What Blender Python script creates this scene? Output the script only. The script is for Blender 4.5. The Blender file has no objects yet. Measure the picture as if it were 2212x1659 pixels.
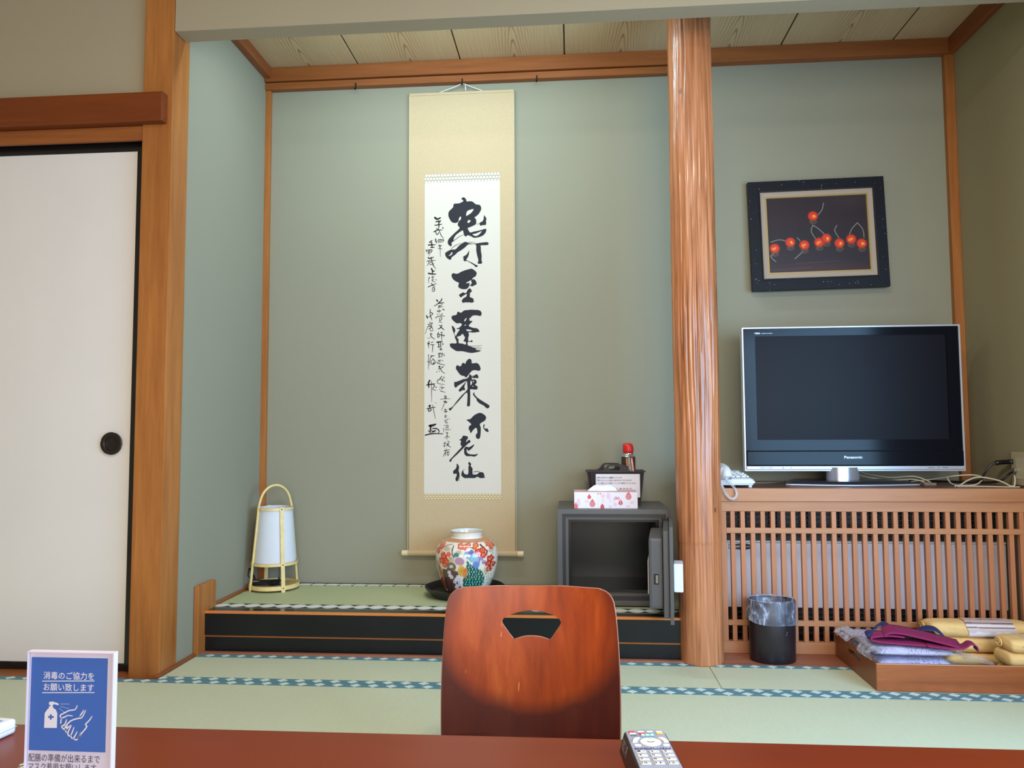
import bpy, bmesh, math, random
import numpy as np
from mathutils import Vector, Matrix, geometry, noise
rnd = random.Random(7)
SC = bpy.context.scene
COL = SC.collection
PI = math.pi

# ---------------------------------------------------------------- camera
cam_data = bpy.data.cameras.new('camera')
cam = bpy.data.objects.new('camera', cam_data); COL.objects.link(cam)
cam_data.sensor_fit = 'HORIZONTAL'; cam_data.sensor_width = 36.0
cam_data.lens = 1636.6 / 2212 * 36.0
cam_data.clip_start = 0.02
def cam_matrix(pitch, yaw, roll, h):
    a, b, c = (math.radians(v) for v in (pitch, yaw, roll))
    F = Vector((math.sin(b)*math.cos(a), math.cos(b)*math.cos(a), math.sin(a)))
    Rt = Vector((math.cos(b), -math.sin(b), 0)); U = Rt.cross(F)
    R2 = Rt*math.cos(c) + U*math.sin(c); U2 = U*math.cos(c) - Rt*math.sin(c)
    M = Matrix((R2, U2, -F)).transposed().to_4x4(); M.translation = (0, 0, h)
    return M
cam.matrix_world = cam_matrix(3.6097, -4.6078, -0.2834, 0.7741)
SC.camera = cam

# ---------------------------------------------------------------- world, lights, exposure
SC.view_settings.view_transform = 'Standard'; SC.view_settings.look = 'None'
SC.view_settings.exposure = 0.0; SC.view_settings.gamma = 1.0
SC.view_settings.use_curve_mapping = False
W = bpy.data.worlds.new('world'); SC.world = W; W.use_nodes = True
W.node_tree.nodes['Background'].inputs[0].default_value = (0.75, 0.88, 1.0, 1)
W.node_tree.nodes['Background'].inputs[1].default_value = 0.6
def area(name, loc, target, sx, sy, power, color):
    L = bpy.data.lights.new(name, 'AREA'); L.shape = 'RECTANGLE'; L.size = sx; L.size_y = sy
    L.energy = power; L.color = color
    o = bpy.data.objects.new(name, L); COL.objects.link(o); o.location = loc
    o.rotation_euler = (Vector(target)-Vector(loc)).to_track_quat('-Z', 'Y').to_euler()
    return o
area('rear_window_daylight', (0.55, -2.36, 1.22), (0.55, 3.0, 1.0), 2.0, 1.5, 88, (1.0, 0.94, 0.86))
area('side_window_daylight', (1.60, 0.80, 0.95), (-0.6, 1.5, 0.75), 1.9, 1.15, 80, (0.34, 0.64, 1.0))
area('ceiling_lamp_light', (0.05, 0.75, 2.30), (0.05, 0.75, 0.0), 0.55, 0.55, 34, (1.0, 0.92, 0.83))
area('alcove_tube_light', (-0.45, 2.505, 2.285), (-0.45, 2.95, 1.55), 1.15, 0.05, 10.5, (0.70, 0.93, 1.0))

# ---------------------------------------------------------------- colour and node helpers
def lin(c):
    if isinstance(c, str):
        c = [int(c[i:i+2], 16)/255 for i in (0, 2, 4)]
    return tuple((v/12.92 if v <= .04045 else ((v+.055)/1.055)**2.4) for v in c[:3])
def rgb(r, g, b): return lin((r/255, g/255, b/255))
class NT:
    def __init__(s, name):
        s.m = bpy.data.materials.new(name); s.m.use_nodes = True; s.t = s.m.node_tree
        s.b = s.t.nodes['Principled BSDF']; s.out = s.t.nodes['Material Output']
    def n(s, typ, props=None, **ins):
        x = s.t.nodes.new(typ)
        for k, v in (props or {}).items(): setattr(x, k, v)
        for k, v in ins.items():
            key = int(k[1:]) if k[0] == 'i' and k[1:].isdigit() else k.replace('_', ' ')
            s.put(x.inputs[key], v)
        return x
    def put(s, sock, v):
        if isinstance(v, bpy.types.NodeSocket): s.t.links.new(v, sock)
        elif isinstance(v, bpy.types.Node): s.t.links.new(v.outputs[0], sock)
        else:
            if hasattr(sock.default_value, '__len__') and len(sock.default_value) == 4 and len(v) == 3: v = (*v, 1)
            sock.default_value = v
    def set(s, **k):
        for a, v in k.items(): s.put(s.b.inputs[a.replace('_', ' ')], v)
        return s
    def math(s, op, a, b=0.0, c=0.0): return s.n('ShaderNodeMath', {'operation': op}, i0=a, i1=b, i2=c).outputs[0]
    def mix(s, f, a, b, mode='MIX'):
        x = s.t.nodes.new('ShaderNodeMix'); x.data_type = 'RGBA'; x.blend_type = mode
        s.put(x.inputs[0], f); s.put(x.inputs[6], a); s.put(x.inputs[7], b); return x.outputs[2]
    def obj(s, scale=(1, 1, 1), rand=0.0):
        tc = s.n('ShaderNodeTexCoord'); v = tc.outputs['Object']
        if rand:
            oi = s.n('ShaderNodeObjectInfo')
            off = s.n('ShaderNodeVectorMath', {'operation': 'SCALE'}, i0=(3.1, 7.3, 5.7)); s.put(off.inputs['Scale'], s.math('MULTIPLY', oi.outputs['Random'], rand))
            v = s.n('ShaderNodeVectorMath', {'operation': 'ADD'}, i0=v, i1=off.outputs[0]).outputs[0]
        return s.n('ShaderNodeMapping', i0=v, Scale=scale).outputs[0]
    def noise(s, vec, scale, detail=3.0, rough=.5, dist=0.0):
        return s.n('ShaderNodeTexNoise', Vector=vec, Scale=scale, Detail=detail, Roughness=rough, Distortion=dist).outputs[0]
    def ramp(s, f, stops):
        x = s.n('ShaderNodeValToRGB', i0=f); e = x.color_ramp.elements
        while len(e) < len(stops): e.new(.5)
        for i, (p, c) in enumerate(stops):
            e[i].position = p; e[i].color = (*c, 1) if len(c) == 3 else c
        return x.outputs[0]
    def bump(s, h, strength=.3, dist=.002):
        s.put(s.b.inputs['Normal'], s.n('ShaderNodeBump', Strength=strength, Distance=dist, Height=h).outputs[0]); return s
MATS = {}
def plain(name, c, rough=.5, metal=0.0, coat=0.0, spec=.5, var=0.0, vscale=30, bump=0.0, bscale=200, alpha=1.0, emit=0.0):
    if name in MATS: return MATS[name]
    t = NT(name); col = (*c, 1)
    v = t.obj()
    if var:
        nz = t.noise(v, vscale, 4)
        t.set(Base_Color=t.mix(t.ramp(nz, [(.3, (0, 0, 0)), (.7, (1, 1, 1))]), tuple(x*(1-var) for x in c), tuple(min(1, x*(1+var)) for x in c)))
    else: t.set(Base_Color=col)
    t.set(Roughness=rough, Metallic=metal, Coat_Weight=coat, Specular_IOR_Level=spec, Alpha=alpha)
    if coat: t.set(Coat_Roughness=.08)
    if bump: t.bump(t.noise(v, bscale, 5, .6), bump, .001)
    if emit: t.set(Emission_Color=col, Emission_Strength=emit)
    MATS[name] = t.m; return t.m
def wood(name, c1, c2, axis='z', freq=26, rough=.45, coat=0.0, spec=.4, dark=.0, knot=0.0):
    t = NT(name); st = {'x': (.07, 1, 1), 'y': (1, .07, 1), 'z': (1, 1, .07)}[axis]
    v = t.obj(st, rand=1.0)
    a = t.noise(v, freq, 5, .62, .4); b = t.noise(v, freq*5, 3, .6); c = t.noise(v, freq*.22, 2)
    f = t.math('ADD', t.math('MULTIPLY', a, .62), t.math('MULTIPLY', b, .22)); f = t.math('ADD', f, t.math('MULTIPLY', c, .30))
    t.set(Base_Color=t.ramp(f, [(.38, c1), (.60, tuple((x+y)/2 for x, y in zip(c1, c2))), (.78, c2)]), Roughness=rough, Specular_IOR_Level=spec, Coat_Weight=coat)
    if coat: t.set(Coat_Roughness=.12)
    t.bump(a, .12, .0006); MATS[name] = t.m; return t.m

# ---------------------------------------------------------------- mesh helpers
WL = {}
def link(o): COL.objects.link(o); return o
def thing(name, label, cat, loc=(0, 0, 0), rot=(0, 0, 0), group=None):
    o = bpy.data.objects.new(name, None); link(o); o.empty_display_size = .05
    o.location = loc; o.rotation_euler = rot; o['label'] = label; o['category'] = cat
    if group: o['group'] = group
    WL[o.name] = Vector(loc); return o
def tag(o, label, cat, group=None):
    o['label'] = label; o['category'] = cat
    if group: o['group'] = group
    return o
def obj(name, bm, m, parent=None, smooth=False, local=False, label=None, autos=None):
    """link a bmesh as ONE object; vertices are given in room coordinates unless local=True"""
    off = Vector((0, 0, 0))
    if parent is not None: off = WL.get(parent.name, Vector((0, 0, 0)))
    if parent is not None and not local:
        bmesh.ops.translate(bm, verts=bm.verts, vec=-off)
    me = bpy.data.meshes.new(name); bm.normal_update(); bm.to_mesh(me); bm.free()
    for p in me.polygons: p.use_smooth = smooth
    o = bpy.data.objects.new(name, me); link(o)
    if parent is None and not local and len(me.vertices):
        co = np.empty(len(me.vertices)*3); me.vertices.foreach_get('co', co); co = co.reshape(-1, 3)
        c = (co.min(0)+co.max(0))/2; c[2] = co[:, 2].min(); me.transform(Matrix.Translation(-Vector(c))); o.location = c
        WL[o.name] = Vector(c)
    else:
        o.parent = parent; WL[o.name] = off
    if m: me.materials.append(m)
    if label: o['label'] = label
    if autos: 
        for e in me.edges: pass
        me.set_sharp_from_angle(angle=math.radians(autos))
    return o
def struct(name, bm, m, **k):
    o = obj(name, bm, m, **k); o['kind'] = 'structure'; return o
def B(): return bmesh.new()
def box(bm, x0, x1, y0, y1, z0, z1, bev=0.0, seg=2):
    r = bmesh.ops.create_cube(bm, size=1.0); vs = r['verts']
    for v in vs: v.co = Vector(((x0+x1)/2+v.co.x*(x1-x0), (y0+y1)/2+v.co.y*(y1-y0), (z0+z1)/2+v.co.z*(z1-z0)))
    if bev:
        es = list({e for v in vs for e in v.link_edges})
        bmesh.ops.bevel(bm, geom=es, offset=bev, segments=seg, affect='EDGES', profile=.6)
    return bm
def frame(bm, x0, x1, z0, z1, w, y0, y1, bev=0.0, wt=None):
    """four mitred bars round an opening, in the xz plane; x0..z1 are the outer edges"""
    wt = w if wt is None else wt
    O = [(x0, z0), (x1, z0), (x1, z1), (x0, z1)]; I = [(x0+w, z0+wt), (x1-w, z0+wt), (x1-w, z1-wt), (x0+w, z1-wt)]
    vo = [[bm.verts.new((p[0], y, p[1])) for p in O] for y in (y0, y1)]
    vi = [[bm.verts.new((p[0], y, p[1])) for p in I] for y in (y0, y1)]
    for i in range(4):
        j = (i+1) % 4
        bm.faces.new((vo[0][i], vo[0][j], vi[0][j], vi[0][i])); bm.faces.new((vo[1][j], vo[1][i], vi[1][i], vi[1][j]))
        bm.faces.new((vo[0][j], vo[0][i], vo[1][i], vo[1][j])); bm.faces.new((vi[0][i], vi[0][j], vi[1][j], vi[1][i]))
    return bm
def lathe(bm, prof, cx, cy, n=48, sx=1.0, sy=1.0, cap0=True, cap1=False, fn=None):
    rings = []
    for i, (r, z) in enumerate(prof):
        ring = []
        for k in range(n):
            a = 2*PI*k/n; rr, zz = r, z
            if fn: rr, zz = fn(r, z, a, i)
            ring.append(bm.verts.new((cx+rr*sx*math.cos(a), cy+rr*sy*math.sin(a), zz)))
        rings.append(ring)
    for a, b in zip(rings, rings[1:]):
        for k in range(n):
            bm.faces.new((a[k], a[(k+1) % n], b[(k+1) % n], b[k]))
    if cap0: bm.faces.new(rings[0][::-1])
    if cap1: bm.faces.new(rings[-1])
    return rings
def crom(pts, k=6, closed=False):
    P = [Vector(p) for p in pts]; out = []; n = len(P)
    rng = range(n) if closed else range(n-1)
    for i in rng:
        if closed: p0, p1, p2, p3 = P[i-1], P[i], P[(i+1) % n], P[(i+2) % n]
        else: p0, p1, p2, p3 = P[max(i-1, 0)], P[i], P[i+1], P[min(i+2, n-1)]
        for j in range(k):
            t = j/k
            out.append(.5*((2*p1)+(p2-p0)*t+(2*p0-5*p1+4*p2-p3)*t*t+(3*p1-p0-3*p2+p3)*t**3))
    if not closed: out.append(P[-1])
    return out
def tube(bm, pts, r, n=8, k=6, closed=False, flat=None, caps=True):
    """round (or flat=(w,h) rectangular-ish) tube along a smooth path"""
    path = crom(pts, k, closed) if k > 1 else [Vector(p) for p in pts]
    rings = []; N = len(path); up = Vector((0, 0, 1)); prev = None
    for i, p in enumerate(path):
        if closed: d = path[(i+1) % N]-path[i-1]
        else: d = path[min(i+1, N-1)]-path[max(i-1, 0)]
        if d.length < 1e-9: d = Vector((0, 0, 1))
        d.normalize()
        if prev is None:
            a = up if abs(d.dot(up)) < .9 else Vector((1, 0, 0)); u = (a-d*a.dot(d)).normalized()
        else: u = (prev-d*prev.dot(d)).normalized()
        prev = u; v = d.cross(u); rr = r(i/(N-1)) if callable(r) else r
        rings.append([bm.verts.new(p+(u*math.cos(2*PI*q/n)+v*math.sin(2*PI*q/n))*rr) for q in range(n)])
    L = list(zip(rings, rings[1:]))
    if closed: L.append((rings[-1], rings[0]))
    for a, b in L:
        for q in range(n): bm.faces.new((a[q], a[(q+1) % n], b[(q+1) % n], b[q]))
    if caps and not closed: bm.faces.new(rings[0][::-1]); bm.faces.new(rings[-1])
    return bm
def ribbon(bm, path, wv, th, nw=4, fn=None):
    """a strip of cloth: path points, width vector wv, thickness th"""
    P = crom(path, 6); wv = Vector(wv); top = []; bot = []
    for i, p in enumerate(P):
        d = (P[min(i+1, len(P)-1)]-P[max(i-1, 0)]).normalized(); nrm = wv.normalized().cross(d).normalized()
        rt = []; rb = []
        for j in range(nw+1):
            q = p+wv*(j/nw-.5)
            if fn: q = q+nrm*fn(i/len(P), j/nw)
            rt.append(bm.verts.new(q+nrm*th/2)); rb.append(bm.verts.new(q-nrm*th/2))
        top.append(rt); bot.append(rb)
    for i in range(len(P)-1):
        for j in range(nw):
            bm.faces.new((top[i][j], top[i][j+1], top[i+1][j+1], top[i+1][j])); bm.faces.new((bot[i][j+1], bot[i][j], bot[i+1][j], bot[i+1][j+1]))
        bm.faces.new((top[i][0], top[i+1][0], bot[i+1][0], bot[i][0])); bm.faces.new((top[i+1][nw], top[i][nw], bot[i][nw], bot[i+1][nw]))
    bm.faces.new([*top[0][::-1], *bot[0]]); bm.faces.new([*top[-1], *bot[-1][::-1]])
    return bm
def poly(bm, outer, holes, place, th=0.0):
    """flat ink polygon with holes; place maps (a, b) to a point"""
    loops = [[Vector((a, b, 0)) for a, b in L] for L in [outer]+holes]
    tris = geometry.tessellate_polygon(loops); flat = [p for L in loops for p in L]
    vs = [bm.verts.new(place(p.x, p.y)) for p in flat]
    for t in tris:
        try: bm.faces.new([vs[i] for i in t])
        except ValueError: pass
    bm.normal_update()
def stroke2d(bm, pts, w, place, k=4, taper=True):
    P = crom([(a, b, 0) for a, b in pts], k) if len(pts) > 2 else [Vector((*pts[0], 0)).lerp(Vector((*pts[1], 0)), t/4) for t in range(5)]
    L = []; R = []; N = len(P)
    for i, p in enumerate(P):
        d = P[min(i+1, N-1)]-P[max(i-1, 0)]
        if d.length < 1e-9: d = Vector((1, 0, 0))
        d.normalize(); nrm = Vector((-d.y, d.x, 0)); t = i/(N-1)
        ww = w/2*((.72+.28*math.sin(PI*t)) * (1 if not taper else (1.12-.45*t)))
        L.append(bm.verts.new(place(*(p+nrm*ww).xy))); R.append(bm.verts.new(place(*(p-nrm*ww).xy)))
    for i in range(N-1): bm.faces.new((L[i], L[i+1], R[i+1], R[i]))
    # rounded ends
    for c, s in ((P[0], w*.40), (P[-1], w*.40*(.67 if taper else 1))):
        bm.faces.new([bm.verts.new(place(c.x+s*math.cos(2*PI*q/8), c.y+s*math.sin(2*PI*q/8))) for q in range(8)])
def text_bm(s, size, bold=0.0, align='LEFT', ext=0.0, spacing=1.0):
    cu = bpy.data.curves.new('lettering', 'FONT'); cu.body = s; cu.size = size; cu.offset = bold; cu.extrude = ext
    cu.align_x = align; cu.space_character = spacing; cu.resolution_u = 2
    o = bpy.data.objects.new('lettering', cu); COL.objects.link(o)
    dg = bpy.context.evaluated_depsgraph_get(); me = bpy.data.meshes.new_from_object(o.evaluated_get(dg))
    bm = bmesh.new(); bm.from_mesh(me); bpy.data.objects.remove(o); bpy.data.curves.remove(cu); bpy.data.meshes.remove(me)
    return bm
def text_fit(s, w, h, bold=0.0):
    """lettering scaled to the width w and height h, lower-left at the origin"""
    bm = text_bm(s, 1.0, bold)
    if not bm.verts: return bm
    xs = [v.co.x for v in bm.verts]; ys = [v.co.y for v in bm.verts]; x0, x1, y0, y1 = min(xs), max(xs), min(ys), max(ys)
    for v in bm.verts: v.co = Vector(((v.co.x-x0)/(x1-x0)*w, (v.co.y-y0)/(y1-y0)*h, 0))
    return bm
def upright(bm, x, y, z):
    for v in bm.verts: v.co = Vector((x+v.co.x, y-v.co.z, z+v.co.y))
    return bm
def copy_tree(o, parent=None):
    c = o.copy(); COL.objects.link(c)
    if parent is not None: c.parent = parent
    for ch in list(o.children): copy_tree(ch, c)
    return c
# painted surfaces: flat print worked out per vertex
def ell(U, V, cx, cy, rx, ry, ang=0.0):
    c, s = math.cos(ang), math.sin(ang); a = (U-cx)*c+(V-cy)*s; b = -(U-cx)*s+(V-cy)*c
    return np.sqrt((a/rx)**2+(b/ry)**2)
def seg(U, V, pts, w):
    d = np.full(U.shape, 1e9)
    for (ax, ay), (bx, by) in zip(pts, pts[1:]):
        t = np.clip(((U-ax)*(bx-ax)+(V-ay)*(by-ay))/max(1e-9, (bx-ax)**2+(by-ay)**2), 0, 1)
        d = np.minimum(d, np.hypot(U-ax-t*(bx-ax), V-ay-t*(by-ay)))
    return d/(w/2)
def inpoly(U, V, pts):
    m = np.zeros(U.shape, bool); n = len(pts)
    for i in range(n):
        (x0, y0), (x1, y1) = pts[i], pts[(i+1) % n]
        if y0 == y1: continue
        c = ((y0 > V) != (y1 > V)) & (U < (x1-x0)*(V-y0)/(y1-y0)+x0); m ^= c
    return m
class Paint:
    def __init__(s, U, V, base): s.U, s.V = U, V; s.C = np.tile(np.array(base, float), U.shape+(1,))
    def put(s, mask, c):
        m = np.clip(mask.astype(float), 0, 1)[..., None]; s.C = s.C*(1-m)+np.array(c)*m
    def soft(s, d, c, edge=.15, a=1.0): s.put(np.clip((1-d)/edge, 0, 1)*a, c)
def paint_attr(me, C):
    at = me.color_attributes.new('paint', 'FLOAT_COLOR', 'POINT')
    a = np.ones((len(me.vertices), 4), np.float32); a[:, :3] = C.reshape(-1, 3); at.data.foreach_set('color', a.ravel())
def paint_mat(name, rough=.5, coat=0.0, spec=.5, bump=0.0):
    if name in MATS: return MATS[name]
    t = NT(name); at = t.n('ShaderNodeAttribute', {'attribute_name': 'paint'})
    t.set(Base_Color=at.outputs['Color'], Roughness=rough, Coat_Weight=coat, Specular_IOR_Level=spec)
    if bump: t.bump(t.noise(t.obj(), 300, 4), bump, .0008)
    MATS[name] = t.m; return t.m
def painted_panel(name, x0, x1, z0, z1, y, nx, ny, fn, m, parent):
    """upright sheet facing the room; fn(u, v) -> colours with u to the right, v downwards, both 0..1"""
    u, v = np.meshgrid(np.linspace(0, 1, nx), np.linspace(0, 1, ny)); off = WL.get(parent.name, Vector((0, 0, 0)))
    co = np.stack([x0+(x1-x0)*u-off.x, np.full(u.shape, y-off.y), z1-(z1-z0)*v-off.z], -1).reshape(-1, 3)
    i = np.arange(nx*ny).reshape(ny, nx); f = np.stack([i[:-1, :-1], i[1:, :-1], i[1:, 1:], i[:-1, 1:]], -1).reshape(-1, 4)
    me = bpy.data.meshes.new(name); me.from_pydata(co.tolist(), [], f.tolist()); paint_attr(me, fn(u, v)); me.materials.append(m)
    o = bpy.data.objects.new(name, me); link(o); o.parent = parent; return o
# ink outlines of the scroll, tenths of a millimetre on the paper
INK = [
 [("-20,5654 72,5719 143,5680 194,5606 219,5529 357,5540 479,5505 601,5399 723,5379 800,5332 834,5208 803,5106 722,4975 620,4886 549,4826 610,4743 620,4620 599,4539 477,4470 355,4423 254,4374 294,4281 365,4187 517,4224 680,4250 882,4296 1014,4333 1048,4302 1024,4180 922,4060 780,3993 638,3962 517,3959 416,4012 294,4066 243,4068 172,4019 101,4082 71,4205 40,4288 -72,4229 -234,4111 -336,3970 -357,3838 -438,3768 -428,3676 -458,3616 -540,3659 -601,3752 -581,3895 -479,4015 -316,4174 -92,4383 -163,4498 -163,4600 -112,4701 -41,4761 -30,4843 -61,4895 -122,4804 -143,4682 -234,4623 -336,4622 -438,4669 -509,4774 -571,4919 -571,5063 -520,5154 -377,5294 -356,5407 -295,5452 -112,5461 62,5542 41,5600", ['204,4908 194,5000 234,5112 356,5170 499,5197 489,5136 397,5025', '254,4609 244,4671 305,4741 335,4710 392,4712 356,4648 285,4598', '456,4113 598,4140 852,4236 811,4165 720,4076 618,4027 527,4050']),
  ("955,4917 1015,4834 1056,4771 1035,4670 1045,4567 1014,4497 883,4490 781,4472 772,4595 883,4653 934,4754", []),
  ("162,3794 253,3751 354,3718 608,3711 820,3737 1103,3750 1133,3647 1002,3626 810,3625 810,3554 819,3370 849,3166 839,3004 869,2881 798,2832 677,2855 707,2987 657,3191 617,3416 597,3671 354,3683 253,3659 131,3550 -31,3432 -174,3354 -275,3254 -418,3155 -458,3065 -509,3035 -641,3120 -707,3244 -703,3336 -621,3395 -458,3473 -275,3478 -133,3618 9,3727", ['-570,3220 -499,3259 -448,3350 -397,3349 -418,3268 -499,3208']),
  ("313,3423 303,3261 252,3119 191,3029 272,2966 474,2870 616,2785 676,2774 666,2713 575,2705 535,2767 353,2893 191,2978 141,2949 80,3001 70,3103 60,3154 191,3233 273,3343", [])],
 [("-437,2348 -425,2420 -353,2460 -270,2434 -162,2438 -31,2507 148,2575 326,2618 410,2634 493,2597 600,2505 635,2421 599,2326 575,2291 492,2257 445,2198 445,2174 516,2179 575,2136 622,2039 622,1962 539,1922 444,1876 385,1901 313,1903 284,1844 206,1774 87,1762 -32,1785 -127,1840 -151,1912 -127,2043 -234,2093 -353,2179 -413,2264", ['189,2037 195,2007 266,2023 331,2016 325,1921 385,1955 421,2032 397,2116 409,2157 326,2111 254,2077']),
  ("343,1795 396,1746 426,1657 355,1610 343,1521 348,1420 443,1383 514,1310 485,1281 520,1233 478,1198 395,1182 324,1201 229,1197 134,1204 57,1182 15,1218 -2,1272 51,1360 111,1401 194,1453 212,1524 194,1566 111,1514 16,1456 -38,1416 -121,1507 -68,1565 63,1634 105,1603 194,1614 230,1702 278,1761", [])],
 [("-439,574 -396,645 -232,677 -196,784 -153,811 -68,767 -4,780 96,857 253,875 381,887 538,877 680,868 786,830 836,751 828,659 786,610 679,633 537,643 423,609 381,539 324,532 338,418 430,410 444,381 359,297 295,199 465,118 650,87 713,22 749,-50 607,-76 465,-88 294,-71 301,-199 273,-298 273,-432 379,-441 400,-399 464,-456 407,-484 258,-474 251,-609 336,-653 464,-711 584,-741 591,-812 676,-841 789,-843 761,-885 619,-918 421,-944 251,-920 24,-868 -176,-865 -275,-835 -389,-756 -482,-684 -510,-598 -496,-542 -389,-529 -239,-531 -232,-432 -303,-275 -289,-232 -353,-75 -382,-3 -425,182 -410,217 -346,167 -289,80 -282,-33 -318,-83 -261,-219 -197,-106 -90,63 -211,65 -204,100 -132,121 -47,190 3,261 -61,326 -175,313 -261,343 -346,416 -418,495", ['188,535 203,499 139,400 96,408 124,472', '110,230 181,265 174,229 124,209', '181,52 337,42 444,-9 351,-22 252,-28', '-218,-269 -133,-235 -33,-194 -4,-144 67,-160 81,-210 138,-295 67,-450 159,-466 166,-587 10,-542 -133,-518 -140,-362'])],
 [("-254,-1550 -212,-1459 -162,-1459 -119,-1495 -34,-1489 -6,-1405 51,-1363 94,-1364 143,-1407 179,-1315 236,-1238 321,-1190 406,-1241 420,-1375 533,-1376 646,-1378 731,-1449 780,-1562 787,-1640 744,-1696 674,-1695 532,-1672 419,-1706 334,-1797 235,-1922 164,-1985 107,-1914 8,-1899 -91,-1834 -176,-1720 -240,-1621", []),
  ("306,-1881 355,-1839 405,-1903 504,-1904 617,-1842 673,-1885 701,-1998 617,-2004 489,-2003 433,-1995 419,-2065 503,-2059 588,-2081 623,-2166 602,-2236 552,-2284 651,-2349 665,-2419 630,-2482 531,-2488 354,-2479 354,-2641 346,-3061 325,-3173 219,-3173 226,-2990 227,-2625 107,-2681 50,-2750 -134,-2959 -347,-3182 -460,-3336 -531,-3349 -545,-3265 -474,-3244 -375,-3168 -177,-2917 22,-2694 163,-2569 234,-2457 227,-2288 213,-2133 164,-2203 107,-2357 135,-2498 22,-2511 -84,-2573 -134,-2510 -77,-2426 50,-2286 164,-2161 164,-2126 -35,-2243 -176,-2326 -262,-2403 -318,-2339 -325,-2255 -318,-2163 -247,-2157 -105,-2109 51,-2047 192,-2028 291,-1951", ['397,-1952 475,-1939 475,-1950 433,-1964', '369,-2121 411,-2135 432,-2220 369,-2311 359,-2219', '461,-2108 503,-2136 503,-2185 468,-2164', '439,-2339 482,-2333 489,-2361 453,-2368']),
  ("538,-2593 523,-2656 573,-2741 671,-2840 882,-2982 1093,-3109 1156,-3166 1149,-3236 1086,-3277 1008,-3248 924,-3164 741,-3065 629,-2952 615,-2881 516,-2768 467,-2684 488,-2628", [])],
 [("200,-3746 350,-3719 463,-3608 576,-3525 745,-3461 895,-3509 998,-3603 1016,-3686 951,-3798 819,-3871 753,-3945 791,-4076 790,-4262 771,-4447 743,-4521 677,-4549 602,-4502 584,-4428 602,-4335 640,-4317 650,-4224 603,-4084 481,-4167 368,-4306 331,-4203 284,-4129 312,-4008 397,-3943 312,-3850", []),
  ("913,-3956 950,-3946 959,-3984 931,-4058 968,-4123 1062,-4114 1118,-4207 1108,-4254 1024,-4244 959,-4179 894,-4076", [])],
 [("-112,-4583 -27,-4537 39,-4425 86,-4407 236,-4445 255,-4519 199,-4593 180,-4686 274,-4594 330,-4594 358,-4678 236,-4761 67,-4927 -178,-5168 -403,-5371 -460,-5492 -507,-5482 -526,-5427 -366,-5260 -159,-5038 -8,-4871 -55,-4797 -55,-4704 -36,-4630", []),
  ("114,-4909 198,-4863 292,-4891 499,-4780 508,-4817 405,-4947 273,-5039 208,-4965 198,-5057 254,-5150 385,-5188 573,-5188 657,-5161 648,-5207 535,-5281 385,-5262 198,-5261 104,-5168 95,-5057 85,-5001", [])],
 [("-215,-5566 -122,-5687 -140,-5853 -112,-5964 -122,-6112 -169,-6288 -253,-6279 -272,-6186 -225,-6075 -234,-5983 -338,-6001 -375,-5918 -347,-5853 -262,-5779 -225,-5687", []),
  ("272,-5521 319,-5512 385,-5586 366,-5678 441,-5761 440,-5928 468,-6020 646,-6011 702,-5946 852,-5928 926,-6002 935,-6094 963,-6149 870,-6168 758,-6168 646,-6112 533,-6168 309,-6168 103,-6168 9,-6094 -28,-6057 -9,-5927 47,-5835 66,-5928 122,-6001 234,-6020 272,-5928 272,-5687 310,-5650 272,-5595", [])],
]
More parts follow.
